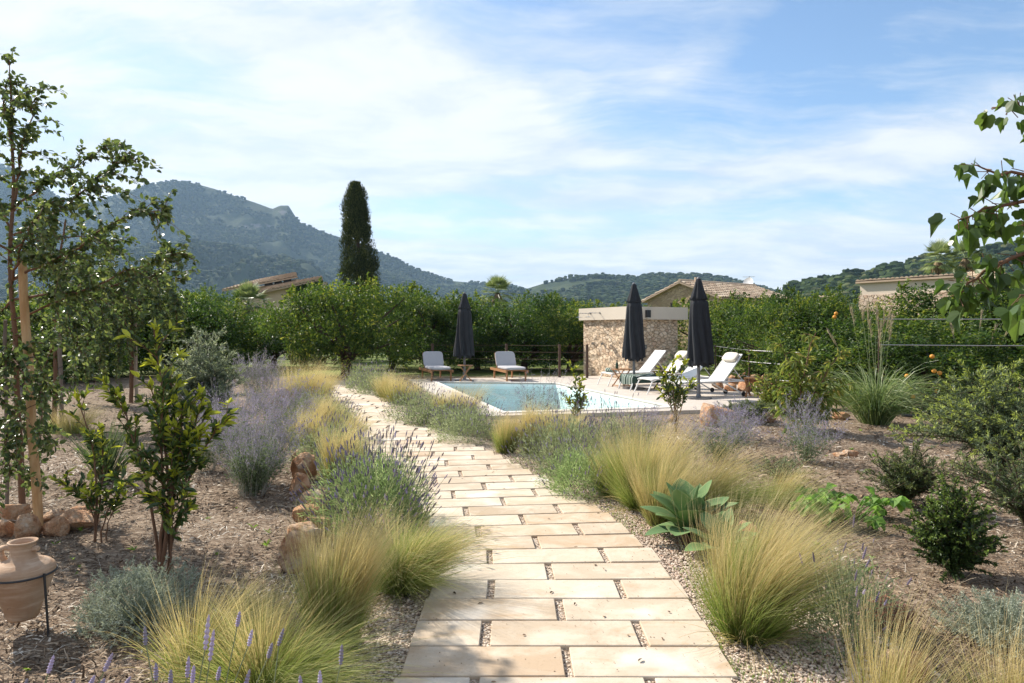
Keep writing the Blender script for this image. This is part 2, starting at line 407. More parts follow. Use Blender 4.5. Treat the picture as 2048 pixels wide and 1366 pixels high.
c = q.mix(q.range(q.m('ADD', s_.outputs[1], q.m('MULTIPLY', n1, 3.0)), 24.0, 26.5), c, og)
q.l.new(pbsdf(q, c, .95, .15, 0, bump(q, q.m('ADD', q.m('MULTIPLY', fb, .6), n2), .9, .03)), q.out.inputs[0])
tag(MB().add(np.stack([GX.ravel(), GY.ravel(), GZ.ravel()], 1), q4[keep]).obj('ground', M_GROUND, smooth=True), kind='structure')

# ---- gravel bed along the path
ys = np.arange(1.6, 21.8, .12)
L_ = path_right(ys) - 1.56 - (.30 + .10 * fbm(ys * .9, ys * 0, 21, 3)); R_ = path_right(ys) + .34 + .25 * fbm(ys * .8, ys * 0 + 4, 22, 3) + .50 * np.exp(-((ys - 3.2) / .8) ** 2)
cols = 9; V = []
for k in range(cols):
    t = k / (cols - 1); xx = L_ * (1 - t) + R_ * t
    V.append(np.stack([xx, ys, np.full_like(ys, -.002 if 0 < k < cols - 1 else -.03)], 1))
V = np.stack(V, 1).reshape(-1, 3)
b = (np.arange(len(ys) - 1)[:, None] * cols + np.arange(cols - 1)[None]).ravel()
M_GRAVEL, q = mat_new('gravel'); oc = objc(q)
vc = q.node('ShaderNodeTexVoronoi'); q.put(vc.inputs['Vector'], oc); vc.inputs['Scale'].default_value = 75
cc = q.node('ShaderNodeSeparateColor'); q.l.new(vc.outputs['Color'], cc.inputs[0])
c = q.ramp(cc.outputs[0], [(0, (.30, .22, .16)), (.35, (.46, .36, .27)), (.7, (.58, .47, .37)), (1, (.70, .62, .52))])
c = q.mix(q.range(vc.outputs['Distance'], .45, .75), c, (.14, .10, .07))
q.l.new(pbsdf(q, c, .85, .25, 0, bump(q, q.m('MULTIPLY', vc.outputs['Distance'], -1.0), .9, .012)), q.out.inputs[0])
tag(MB().add(V, np.stack([b, b + 1, b + cols + 1, b + cols], 1)).obj('gravel_bed', M_GRAVEL), kind='structure')

# ---- the paved path: rows of sandstone slabs with gravel joints
M_SLAB, q = mat_new('sandstone_slab'); oc = objc(q); r, g, b_ = attr(q)
off = q.node('ShaderNodeCombineXYZ'); q.put(off.inputs[2], q.m('MULTIPLY', r, 37.0)); pv = q.v('ADD', oc, off.outputs[0])
base = q.ramp(r, [(0, (.40, .31, .215)), (.25, (.46, .365, .265)), (.5, (.49, .40, .30)), (.75, (.54, .46, .36)), (.9, (.48, .365, .25)), (1, (.43, .31, .205))])
mot = q.noise(pv, 3.2, 5, .6, .6)
c = q.mix(q.range(mot, .38, .68), base, q.mix(.55, base, (.68, .60, .49)))
c = q.mix(q.m('MULTIPLY', q.range(q.noise(q.mapping(pv, (0, 0, 4), (0, 0, .3), (1, 2.6, 1)), 2.4, 4, .6, .9), .55, .73), .55), c, (.42, .275, .15))
c = q.mix(q.m('MULTIPLY', q.range(q.noise(pv, 55, 3, .7), .56, .76), .5), c, (.30, .21, .135))
c = q.mix(q.m('MULTIPLY', q.range(q.noise(pv, 13, 5, .7), .60, .74), .22), c, (.32, .25, .18))
c = q.mix(q.m('MULTIPLY', q.range(q.noise(pv, 1.7, 3, .5), .60, .72), .5), c, (.72, .68, .62))
q.l.new(pbsdf(q, c, .78, .3, 0, bump(q, q.m('ADD', q.noise(pv, 40, 4, .65), q.m('MULTIPLY', q.noise(pv, 6, 3), .8)), .25, .006)), q.out.inputs[0])
slabs = MB(); prng = random.Random(3); rows = []
d = 1.75; k = 0
while d < 21.4:
    tilt = math.radians(np.interp(d, [4.2, 5.5, 7.5, 10, 13], [0, 6, 8, 4, 0]))
    xr = float(path_right(d)) + prng.uniform(-.02, .02)
    lens = [(.355, .755, .355), (.755, .755)][k % 2]
    x = xr
    for ln in reversed(lens):
        ln += prng.uniform(-.012, .012); gap = .045 + prng.uniform(-.006, .010); w_ = .292 + prng.uniform(-.003, .003)
        cxm = x - ln / 2; zt = .016 + prng.uniform(-.002, .002)
        bm = bmesh.new(); bmesh.ops.create_cube(bm, size=1.0)
        bmesh.ops.scale(bm, vec=(ln, w_, .03), verts=bm.verts)
        bmesh.ops.bevel(bm, geom=[e for e in bm.edges], offset=.004, segments=1, affect='EDGES')
        R = Matrix.Rotation(tilt + prng.uniform(-.004, .004), 4, 'Z')
        bm.transform(Matrix.Translation((xr - .78 + (cxm - xr + .78) * math.cos(tilt), d + (cxm - xr + .78) * math.sin(tilt), zt - .015)) @ R)
        bmesh.ops.triangulate(bm, faces=bm.faces)
        bm.verts.index_update()
        slabs.add([v.co[:] for v in bm.verts], [[v.index for v in f.verts] for f in bm.faces], (prng.random(), .5, .5)); bm.free()
        x -= ln + gap
    d += .3045; k += 1
tag(slabs.obj('path', M_SLAB), kind='structure')

# loose pebbles lying in the joints and along the edges
pv_, pf_ = ICO[1]
n = 26000; yy = 2.6 + 6.4 * rng.random(n) ** 1.9
xl = path_right(yy) - 1.9; xw = path_right(yy) + .36 + .5 * np.exp(-((yy - 3.2) / .8) ** 2)
xx = xl + (xw - xl) * np.where(rng.random(n) < .62, .80 + .24 * rng.random(n), rng.random(n))
# keep away from slab tops: only outside the paving or pressed low in the joints
onslab = (xx < path_right(yy) - .01) & (xx > path_right(yy) - 1.55)
zz = np.where(onslab, -.004, .002) + .004 * rng.random(n)
sz = np.where(onslab, .0055, .0075) * (.7 + .7 * rng.random(n))
M_PEB, q = mat_new('pebble'); r, g, b_ = attr(q)
q.l.new(pbsdf(q, q.ramp(r, [(0, (.26, .18, .13)), (.3, (.46, .35, .26)), (.65, (.58, .46, .36)), (.88, (.70, .60, .50)), (1, (.44, .25, .16))]), .75, .3), q.out.inputs[0])
mb = MB(); scatter(mb, (pv_ * (.5, .5, .36), pf_), np.stack([xx, yy, zz], 1), rdir(rng, n) * (1, 1, .2), (0, 0, 1), sz * 2 * (.8 + .5 * rng.random(n)), sz * 2, rng.random(n), T=sz * 1.8)
tag(mb.obj('gravel', M_PEB), kind='stuff')

# dry leaves and grit blown onto the paving
mb = MB(); n = 46; yy = 2.7 + 7 * rng.random(n); xx = path_right(yy) - 1.55 * rng.random(n)
scatter(mb, OVAL, np.stack([xx, yy, np.full(n, .021)], 1), rdir(rng, n) * (1, 1, .12), np.array((0, 0, 1)) + .35 * rdir(rng, n), .020 + .03 * rng.random(n) ** 2, .010 + .008 * rng.random(n), rng.random(n) * .6)
n = 380; yy = 2.5 + 6 * rng.random(n) ** 1.4; xx = path_right(yy) - 1.56 * np.where(rng.random(n) < .6, rng.random(n) ** 3, rng.random(n))
scatter(mb, (pv_ * (.5, .5, .36), pf_), np.stack([xx, yy, np.full(n, .0195)], 1), rdir(rng, n) * (1, 1, .2), (0, 0, 1), .003 + .006 * rng.random(n), .003 + .005 * rng.random(n), .6 + .35 * rng.random(n), T=.005 * np.ones(n))
LITTER = mb
# ---- wood mulch: loose chips and straw over the beds
M_CHIP, q = mat_new('wood_chip'); r, g, b_ = attr(q)
q.l.new(pbsdf(q, q.ramp(r, [(0, (.050, .032, .020)), (.3, (.115, .074, .046)), (.55, (.21, .14, .088)), (.78, (.34, .245, .162)), (.93, (.50, .41, .31)), (1, (.60, .53, .44))]), .85, .2), q.out.inputs[0])
mb = MB()
def bed_points(n, d0, d1, pw):
    yy = d0 + (d1 - d0) * rng.random(n) ** pw; xx = (rng.random(n) * 2 - 1) * (yy * .80 + .4)
    dp = xx - path_mid(np.clip(yy, 2, 21.5)); ok = (dp < -1.0 - .1 * rng.random(n)) | (dp > 1.02 + .35 * rng.random(n) + .5 * np.exp(-((yy - 3.2) / .8) ** 2))
    ok &= ~inside([(-3.6, 22.4), (7.2, 24.6), (6.9, 14.3), (4.5, 12.4), (-1.0, 11.4)], xx, yy)
    return xx[ok], yy[ok]
for n, d0, d1, pw, ln, wd_, tm, tl in ((70000, 2.3, 11, 1.5, .042, .0085, CHIP, .35), (26000, 2.3, 9, 1.3, .11, .0028, NEEDLE, .22), (22000, 6, 20, 1.2, .07, .018, CHIP, .3)):
    xx, yy = bed_points(n, d0, d1, pw); n = len(xx)
    D = np.stack([rng.normal(size=n), rng.normal(size=n), rng.normal(size=n) * tl * .6], 1); N = np.stack([rng.normal(size=n) * tl, rng.normal(size=n) * tl, np.ones(n)], 1)
    patch = fbm(xx * 1.3, yy * 1.3, 31, 3)
    scatter(mb, tm, np.stack([xx, yy, ground_z(xx, yy) + .004 + .012 * rng.random(n)], 1), D, N, ln * (.4 + 1.1 * rng.random(n)), wd_ * (.5 + 1.0 * rng.random(n)),
            np.clip(rng.random(n) ** 1.15 + patch * .5 + (.12 if tm is NEEDLE else 0), 0, 1))
tag(mb.obj('wood_mulch', M_CHIP), kind='stuff')
tag(LITTER.obj('leaf_litter', M_CHIP), kind='stuff')

# ---- pool, its deck and the water
M_DECK, q = mat_new('pale_stone_paving'); oc = q.mapping(objc(q), (0, 0, 0), (0, 0, -.33), (1, 1, 1))
br = q.node('ShaderNodeTexBrick'); q.put(br.inputs['Vector'], oc); br.inputs['Scale'].default_value = 1.0
br.inputs['Brick Width'].default_value = .8; br.inputs['Row Height'].default_value = .4; br.inputs['Mortar Size'].default_value = .006
br.inputs['Color1'].default_value = (.50, .44, .385, 1); br.inputs['Color2'].default_value = (.56, .50, .44, 1); br.inputs['Mortar'].default_value = (.30, .26, .22, 1)
q.l.new(pbsdf(q, q.mix(q.m('MULTIPLY', q.noise(oc, 3, 5), .4), br.outputs[0], (.46, .39, .33)), .7, .3), q.out.inputs[0])
mb = MB(); add_prism(mb, [(-3.3, 21.7), (6.6, 24.2), (6.35, 15.9), (3.75, 13.4), (-.35, 12.45), (-.75, 12.7)], -.08, .035, [POOL])
tag(mb.obj('pool_deck', M_DECK), kind='structure')
pool = thing('swimming_pool', 'turquoise swimming pool sunk in pale stone paving beside the path', 'swimming pool', (0, 0, 0))
M_POOL, q = mat_new('pool_plaster')
q.l.new(pbsdf(q, q.mix(q.noise(objc(q), 1.2, 3), (.80, .93, .91), (.93, .98, .97)), .6, .3), q.out.inputs[0])
mb = MB(); P_ = np.array(POOL); nP = len(P_); c0 = P_.mean(0)
flo = c0 + (P_ - c0) * .985
V = np.r_[np.c_[P_, np.full(nP, .0)], np.c_[flo, np.full(nP, -.80)]]
mb.add(V, [((i + 1) % nP, i, nP + i, nP + (i + 1) % nP) for i in range(nP)]); mb.add(np.c_[flo, np.full(nP, -.80)], [(0, 3, 2), (0, 2, 1)])
mb.obj('basin', M_POOL, pool)
M_COPE = simple_mat('pale_coping', (.66, .61, .55), .6, .3, 0, .08, 3)
mb = MB(); out_ = c0 + (P_ - c0) * 1.055
add_prism(mb, [tuple(p) for p in out_], .03, .052, [[tuple(p) for p in c0 + (P_ - c0) * .995]])
mb.obj('coping', M_COPE, pool)
M_WATER, q = mat_new('pool_water'); oc = objc(q)
wn = bump(q, q.m('ADD', q.noise(q.mapping(oc, scale=(1, 1.8, 1)), 2.6, 3, .5, .6), q.m('MULTIPLY', q.noise(oc, 9, 2), .3)), .9, .22)
fr = q.node('ShaderNodeFresnel'); fr.inputs[0].default_value = 1.10; q.l.new(wn, fr.inputs[1])
tr = q.node('ShaderNodeBsdfTransparent'); tr.inputs[0].default_value = (.88, .98, .985, 1)
gl = q.node('ShaderNodeBsdfGlossy'); gl.inputs[1].default_value = .03; q.l.new(wn, gl.inputs[2])
mx = q.node('ShaderNodeMixShader'); q.l.new(fr.outputs[0], mx.inputs[0]); q.l.new(tr.outputs[0], mx.inputs[1]); q.l.new(gl.outputs[0], mx.inputs[2]); q.l.new(mx.outputs[0], q.out.inputs[0])
mb = MB(); P2 = c0 + (P_ - c0) * .9985; mb.add(np.c_[P2, np.full(nP, -.07)], [(0, 3, 2), (0, 2, 1)])
tag(mb.obj('pool_water', M_WATER), kind='structure')

# ---- mountains and wooded hills
def mountain_mat(name, veg, rock, vs, cliff):
    m, q = mat_new(name); oc = objc(q); r, g, b_ = attr(q)
    n1 = q.noise(oc, .006, 6, .6); n2 = q.noise(oc, .03, 5, .6)
    c = q.ramp(q.m('ADD', q.m('MULTIPLY', n1, .5), q.m('MULTIPLY', n2, .5)), [(.36, veg[0]), (.5, veg[1]), (.62, veg[2])])
    rk = q.mix(q.noise(q.mapping(oc, scale=(.02, .02, .08)), 1.0, 6, .65), rock[0], rock[1])
    c = q.mix(q.range(q.m('ADD', r, q.m('MULTIPLY', q.m('SUBTRACT', n2, .5), .9)), .45, .62), c, rk)
    q.l.new(pbsdf(q, c, .95, .1, 0, bump(q, q.noise(oc, .05, 6, .7), .8, 8.0)), q.out.inputs[0]); return m
VEG = ((.020, .032, .012), (.034, .050, .018), (.07, .082, .034))
M_FAR_TREE = leaf_mat('far_foliage', [(0, (.016, .030, .010)), (.5, (.030, .050, .015)), (.85, (.052, .075, .022)), (1, (.10, .105, .045))], trans=.0, rough=.9, spec=.1)
BL_V, BL_F = ICO[1]
def ridge_hill(name, prof, d_ridge, d_foot, d_back, seed, veg_mat, amp, trees, tree_h, cliffs=(), tname=None):
    """prof: (photo x, photo y) skyline; the flank falls from the ridge towards the viewer, the back falls away behind it"""
    px = np.arange(prof[0][0], prof[-1][0] + 1, max(4, (prof[-1][0] - prof[0][0]) / 300)); py = np.interp(px, [p[0] for p in prof], [p[1] for p in prof])
    dr = d_ridge * (1 + .06 * fbm(px * .004, px * 0, seed, 3)) if not callable(d_ridge) else d_ridge(px)
    H = Z(py, dr)
    T = np.linspace(0, 1, 90) ; TB = np.linspace(0, 1, 10)[1:]
    rows = []; mask = []
    df = d_foot * (1 + .15 * fbm(px * .006, px * 0 + 9, seed + 1, 3))
    for t in T:
        d = df + (dr - df) * t; x = X(px, d)
        prof_t = .80 * t ** 1.25 + .20 * t ** 4
        gul = amp * fbm(x * .0035 + 3, d * .0022, seed + 3, 5) * H * (math.sin(math.pi * min(1, t)) ** .8)
        z = H * prof_t + gul
        pyy = HOR - (z - CAM_H) / d * F_PX
        mk = np.zeros_like(px)
        for (cx_, cy_, sx, sy, st) in cliffs: mk = np.maximum(mk, st * np.exp(-((px - cx_) / sx) ** 2 - ((pyy - cy_) / sy) ** 2))
        rows.append(np.stack([x, d, z], 1)); mask.append(mk)
    for t in TB:
        d = dr + (d_back - dr) * t; rows.append(np.stack([X(px, dr), d, H * (1 - t) ** .8 - 5 * t], 1)); mask.append(mask[len(T) - 1])
    V = np.stack(rows); k, n_, _ = V.shape; msk = np.stack(mask)
    b = (np.arange(k - 1)[:, None] * n_ + np.arange(n_ - 1)[None]).ravel()
    C = np.zeros((k * n_, 3)); C[:, 0] = msk.ravel()
    tag(MB().add(V.reshape(-1, 3), np.stack([b, b + 1, b + n_ + 1, b + n_], 1), C).obj(name, veg_mat, smooth=True), kind='structure')
    if trees:
        r_ = np.random.default_rng(seed)
        u = r_.random(trees * 2) * (n_ - 1.01); v = (r_.random(trees * 2) ** .75) * (len(T) - 1.01)
        iu, iv = u.astype(int), v.astype(int); fu, fv = (u - iu)[:, None], (v - iv)[:, None]
        P = (V[iv, iu] * (1 - fu) + V[iv, iu + 1] * fu) * (1 - fv) + (V[iv + 1, iu] * (1 - fu) + V[iv + 1, iu + 1] * fu) * fv
        clear = fbm(P[:, 0] * .006, P[:, 1] * .006, seed + 8, 4) + .9 * msk[iv, iu]
        P = P[clear < .27][:trees]; n = len(P)
        h = tree_h * (.55 + .75 * r_.random(n)); bv, bf = (BL_V, BL_F) if tree_h < 10 and d_ridge > 900 else ICO[2]
        wv = bv * .5 * (1 + .22 * np.sin(bv[:, :1] * 9 + bv[:, 1:2] * 7) + .22 * np.sin(bv[:, 2:] * 11 + bv[:, :1] * 5) * np.cos(bv[:, 1:2] * 13))
        mb = MB(); scatter(mb, (wv[:, [2, 0, 1]], bf), P + np.array((0, 0, 1)) * (h * .38)[:, None], (0, 0, 1), rdir(r_, n) * (1, 1, 0) + (1e-3, 0, 0), h, h * (.7 + .4 * r_.random(n)), r_.random(n), T=h * (.7 + .4 * r_.random(n)))
        tag(mb.obj(tname, M_FAR_TREE), kind='stuff')
ROCK = ((.085, .078, .070), (.19, .17, .155))
main_prof = [(-420, 300), (-250, 318), (-120, 322), (0, 330), (60, 352), (110, 392), (150, 412), (190, 406), (240, 388), (290, 372), (340, 363), (390, 367), (430, 378), (470, 392), (510, 405), (545, 418), (560, 411), (577, 411),
             (584, 428), (600, 445), (640, 462), (690, 478), (750, 500), (790, 517), (830, 537), (870, 552), (905, 562), (950, 566), (990, 568), (1020, 571), (1050, 580), (1085, 600), (1130, 640)]
ridge_hill('mountain', main_prof, 2300, 760, 3300, 11, mountain_mat('mountain_flank', VEG, ROCK, 1, 1), .46, 30000, 9.5,
           cliffs=((500, 452, 90, 9, .62), (566, 424, 16, 12, .62), (400, 438, 60, 6, .5), (470, 470, 120, 5, .5), (700, 520, 40, 5, .4), (860, 575, 40, 4, .5), (330, 400, 40, 5, .4)), tname='mountain_woodland')
ridge_hill('hill', [(980, 640), (1000, 600), (1020, 578), (1055, 577), (1090, 566), (1140, 556), (1200, 552), (1250, 556), (1300, 552), (1360, 550), (1420, 553), (1470, 561), (1520, 575), (1580, 592), (1660, 610), (1750, 640)], 1500, 620, 2100, 23,
           mountain_mat('hill_flank', VEG, ROCK, 1, 1), .25, 9000, 9.0, tname='hill_woodland')
ridge_hill('pine_hill', [(1440, 640), (1500, 612), (1540, 590), (1600, 578), (1650, 566), (1700, 557), (1750, 549), (1800, 540), (1850, 528), (1900, 518), (1960, 508), (2048, 498), (2150, 490), (2400, 480), (2700, 500)], 520, 190, 800, 37,
           mountain_mat('pine_hill_flank', VEG, ROCK, 1, 1), .18, 4200, 9.0, tname='pine_wood')

# ================================================================== BUILDINGS AND GARDEN FURNITURE
def stone_mat(name, scale, cols, mortar, bmp=1.0, squash=(1, 1, 1.5), edge=(.02, .10)):
    m, q = mat_new(name); oc = q.mapping(objc(q), scale=squash)
    wv = oc
    e = q.voro(wv, scale, 'DISTANCE_TO_EDGE'); f = q.node('ShaderNodeTexVoronoi'); q.put(f.inputs['Vector'], wv); f.inputs['Scale'].default_value = scale
    s_ = q.node('ShaderNodeSeparateColor'); q.l.new(f.outputs['Color'], s_.inputs[0])
    c = q.ramp(s_.outputs[0], cols); c = q.mix(q.m('MULTIPLY', q.noise(oc, 9, 5, .65), .55), c, cols[len(cols) // 2][1])
    k = q.range(e, *edge); c = q.mix(k, mortar, c)
    h = q.m('ADD', q.m('MULTIPLY', k, 1.0), q.m('ADD', q.m('MULTIPLY', q.noise(oc, 14, 5, .7), .5), q.m('MULTIPLY', s_.outputs[1], .5)))
    q.l.new(pbsdf(q, c, .9, .2, 0, bump(q, h, bmp, .05)), q.out.inputs[0]); return m
M_STONE = stone_mat('honey_stone_wall', 6.5, [(0, (.54, .38, .25)), (.3, (.66, .50, .34)), (.6, (.74, .60, .45)), (.85, (.64, .46, .30)), (1, (.46, .29, .19))], (.58, .44, .30), 1.0, (1, 1, 1.5), (.0, .09))
M_STONE2 = stone_mat('farmhouse_stone', 3.6, [(0, (.34, .23, .14)), (.4, (.46, .33, .20)), (.75, (.55, .41, .26)), (1, (.30, .20, .13))], (.40, .30, .19), .8, (1, 1, 1.7), (.0, .08))
M_RUBBLE = stone_mat('pale_rubble_stone', 3.6, [(0, (.44, .28, .19)), (.4, (.56, .41, .30)), (.75, (.66, .53, .41)), (1, (.40, .26, .19))], (.26, .17, .11), 1.0, (1, 1, 1.4), (.0, .07))
M_RENDER = simple_mat('pale_render', (.62, .54, .44), .9, .2, 0, .07, 2.5, .3, 30)
M_PLASTER = simple_mat('cream_plaster', (.62, .52, .42), .9, .2, 0, .10, 1.2, .2, 20)
M_OCHRE = simple_mat('ochre_plaster', (.46, .36, .26), .9, .2, 0, .16, .8, .2, 20)
M_BLACKM = simple_mat('black_metal', (.02, .02, .022), .45, .5, 0, .1)
M_STEEL = simple_mat('brushed_steel', (.42, .42, .42), .3, .5, .9, .06)
M_RUST = simple_mat('rusty_iron', (.10, .065, .048), .75, .3, .3, .35, 14)
M_GREYM = simple_mat('grey_metal', (.17, .17, .18), .45, .5, .5, .08)
M_WHITEM = simple_mat('white_metal', (.78, .77, .75), .4, .5, 0, .04)
M_SLING = simple_mat('white_sling_fabric', (.76, .74, .70), .85, .2, 0, .05, 30, .2, 400)
M_CUSH = simple_mat('grey_cushion_fabric', (.43, .425, .44), .95, .15, 0, .06, 20, .25, 300)
M_PILLOW = simple_mat('beige_pillow_fabric', (.60, .55, .47), .95, .15, 0, .06, 20)
M_TEAK = simple_mat('oiled_wood', (.34, .17, .075), .55, .35, 0, .25, 9)
M_GLASSD = simple_mat('dark_window', (.02, .02, .022), .12, .6, 0, .05)
M_WOODD = simple_mat('dark_wood_frame', (.06, .04, .028), .7, .3, 0, .2)
M_CANVAS, q = mat_new('charcoal_canvas'); oc = objc(q)
q.l.new(pbsdf(q, q.mix(q.noise(oc, 5, 5), (.021, .022, .026), (.035, .036, .041)), .9, .2, 0, bump(q, q.noise(oc, 16, 4), .35, .02)), q.out.inputs[0])
M_TILE, q = mat_new('clay_roof_tile'); oc = objc(q); r, g, b_ = attr(q)
c = q.ramp(q.m('ADD', q.m('MULTIPLY', r, .55), q.m('MULTIPLY', q.noise(oc, 1.5, 5, .65), .45)), [(.15, (.26, .18, .125)), (.4, (.42, .31, .22)), (.65, (.52, .41, .30)), (.9, (.60, .51, .40))])
q.l.new(pbsdf(q, q.mix(q.m('MULTIPLY', q.noise(oc, 11, 4), .5), c, (.34, .28, .22)), .9, .2), q.out.inputs[0])

def tile_roof(mb, FL, FR, BR, BL, pitch=.24, rows=.42):
    """barrel tiles laid on a sloping plane: FL-FR is the eave, BL-BR the ridge"""
    FL, FR, BR, BL = (np.array(p, float) for p in (FL, FR, BR, BL)); r_ = np.random.default_rng(5)
    n = max(3, int(np.linalg.norm(FR - FL) / pitch)); m_ = max(2, int(np.linalg.norm(BL - FL) / rows))
    nz = nrm(np.cross(FR - FL, BL - FL))
    if nz[2] < 0: nz = -nz
    an = np.linspace(0, math.pi, 5)
    for i in range(n):
        for j in range(m_):
            def P(u, v): return (FL * (1 - u) + FR * u) * (1 - v) + (BL * (1 - u) + BR * u) * v
            a = P((i + .5) / n, j / m_); b = P((i + .5) / n, (j + 1.12) / m_); rt = pitch * .5; sx = nrm(FR - FL)
            ring = lambda c, rr, up: np.stack([c + sx * (-math.cos(t) * rr) + nz * (math.sin(t) * rr * .75 + up) for t in an])
            jit = r_.normal(0, .008)
            V = np.r_[ring(a, rt, .05 + jit), ring(b, rt * .82, .01 + jit)]
            F = [(k, k + 1, k + 6, k + 5) for k in range(4)]
            mb.add(V, F, (r_.random(), .5, .5)); mb.add(V[:5], [(0, k, k + 1) for k in range(1, 4)], (r_.random() * .5, .5, .5))
    th = nz * .10
    mb.add([FL, FR, BR, BL, FL - th, FR - th, BR - th, BL - th], [(0, 1, 2, 3), (4, 7, 6, 5), (0, 4, 5, 1), (1, 5, 6, 2), (2, 6, 7, 3), (3, 7, 4, 0)], (.3, .5, .5))
def prism_walls(mb, foot, tops, z0=-.1, mi=0):
    n = len(foot); V = [(x, y, z0) for x, y in foot] + [(x, y, t) for (x, y), t in zip(foot, tops)]
    mb.add(V, [(i, (i + 1) % n, n + (i + 1) % n, n + i) for i in range(n)], (.5, .5, .5), mi)
    mb.add(V[n:], [(0, i, i + 1) for i in range(1, n - 1)], (.5, .5, .5), mi)

# ---- shower block by the pool
SW_C, SW_L, SW_R = np.array((3.72, 21.75)), np.array((2.52, 24.05)), np.array((5.50, 22.68))
e1 = nrm(SW_L - SW_C); e2 = nrm(SW_R - SW_C); SW_B = SW_L + (SW_R - SW_C)
sh = thing('shower_block', 'honey stone poolside shower block with thick pale render cap', 'shower block', (*SW_C, 0))
lp = lambda p: tuple(np.array(p) - SW_C)
mb = MB()
def wall_grid(a, b, z0, z1, nrm2, seed):                              # stone face with real relief
    a = np.array(a); b = np.array(b); n = 90; m_ = 70
    u, v = np.meshgrid(np.linspace(0, 1, n), np.linspace(0, 1, m_)); Lw = np.linalg.norm(b - a)
    hgt = .028 * fbm(u * Lw * 4.5, v * (z1 - z0) * 6.5, seed, 3) * np.minimum(1, 8 * np.minimum(u, 1 - u)) * 1.6
    P = a[None, None] * (1 - u[..., None]) + b[None, None] * u[..., None] + hgt[..., None] * np.array(nrm2)
    V = np.concatenate([P, (z0 + (z1 - z0) * v)[..., None]], -1).reshape(-1, 3)
    i = (np.arange(m_ - 1)[:, None] * n + np.arange(n - 1)[None]).ravel()
    mb.add(V, np.stack([i, i + 1, i + n + 1, i + n], 1))
wall_grid(lp(SW_L), lp(SW_C), 0, 1.96, -e2, 4); wall_grid(lp(SW_C), lp(SW_R), 0, 1.96, -e1, 8)
wall_grid(lp(SW_R), lp(SW_B), 0, 1.96, e2, 12); wall_grid(lp(SW_B), lp(SW_L), 0, 1.96, e1, 16)
mb.obj('wall', M_STONE, sh, smooth=True)
mb = MB(); o1, o2 = e1 * .12, e2 * .12
add_prism(mb, [tuple(p) for p in (np.zeros(2) - o1 - o2, np.array(lp(SW_R)) - o1 + e2 * .34, np.array(lp(SW_B)) + o1 + e2 * .34, np.array(lp(SW_L)) + o1 - o2)], 1.94, 2.35)
V, F = mb.V[0], mb.F
mb.add(np.array([(*(np.zeros(2) - o1 - o2), 1.94), (*(np.array(lp(SW_R)) - o1 + e2 * .34), 1.94), (*(np.array(lp(SW_B)) + o1 + e2 * .34), 1.94), (*(np.array(lp(SW_L)) + o1 - o2), 1.94)]), [(0, 2, 1), (0, 3, 2)])
mb.obj('cap', M_RENDER, sh)
n_l = np.array((*(-e2), 0)); a_l = np.array((*(-e1), 0))
for s_ in (.62, 1.18):                                                # two shower arms on the long face
    base = np.array((*(np.array(lp(SW_L)) - e1 * s_), 2.17)) + n_l * .12
    a = thing('outdoor_shower', 'slim steel shower arm on the cap, ' + ('nearer the far corner of the block' if s_ < 1 else 'nearer the corner with the parasol'), 'shower', None or (0, 0, 0), 0, 'shower arms on the block')
    a.location = (*(SW_C + base[:2]), base[2])
    mb = MB(); add_tube(mb, [(0, 0, 0), n_l * .44, n_l * .47 + (0, 0, -.02), n_l * .47 + (0, 0, -.12)], .011, 8); mb.obj('arm', M_STEEL, a)
    mb = MB(); add_lathe(mb, [(.0, -.115), (.02, -.12), (.11, -.135), (.11, -.145), (0, -.147)], 20, n_l * .47); mb.obj('rose', M_STEEL, a)
    mb = MB(); add_tube(mb, [(0, 0, 0), n_l * .012], .035, 12); mb.obj('flange', M_STEEL, a)
    t = thing('shower_tap', 'small round steel shower valve on the stone below ' + ('the far shower arm' if s_ < 1 else 'the near shower arm'), 'tap', (0, 0, 0), 0, 'shower valves')
    t.location = (*(SW_C + np.array(lp(SW_L)) - e1 * (s_ + .02)), 1.14)
    mb = MB(); add_tube(mb, [n_l * .0, n_l * .05], .045, 14); mb.obj('plate', M_STEEL, t)
    mb = MB(); add_tube(mb, [n_l * .05, n_l * .09], .022, 10); add_tube(mb, [n_l * .08, n_l * .08 + (0, 0, -.07)], .008, 6); mb.obj('handle', M_STEEL, t)
fr_n = np.array((*(-e1), 0)); fr_a = np.array((*e2, 0))
wl = thing('wall_lamp', 'black box wall lamp on the render cap of the shower block', 'wall lamp', (0, 0, 0))
wl.location = (*(SW_C + e2 * .64 - e1 * .12), 2.12)
Rl = np.stack([fr_a, fr_n, np.array((0, 0, 1.))], 1)
mb = MB(); add_box(mb, fr_n * .05, (.15, .10, .24), Rl); mb.obj('body', M_BLACKM, wl)
mb = MB(); add_box(mb, fr_n * .055 + (0, 0, -.128), (.12, .07, .014), Rl); mb.obj('diffuser', M_WHITEM, wl)
ts = thing('wall_socket', 'small grey switch box on the shaded stone face', 'switch', (0, 0, 0)); ts.location = (*(SW_C + e2 * .62), 1.05)
mb = MB(); add_box(mb, fr_n * .03, (.10, .06, .15), Rl); mb.obj('body', M_GREYM, ts)
mb = MB(); add_box(mb, fr_n * .065 + (0, 0, .01), (.05, .012, .07), Rl); mb.obj('flap', M_STEEL, ts)

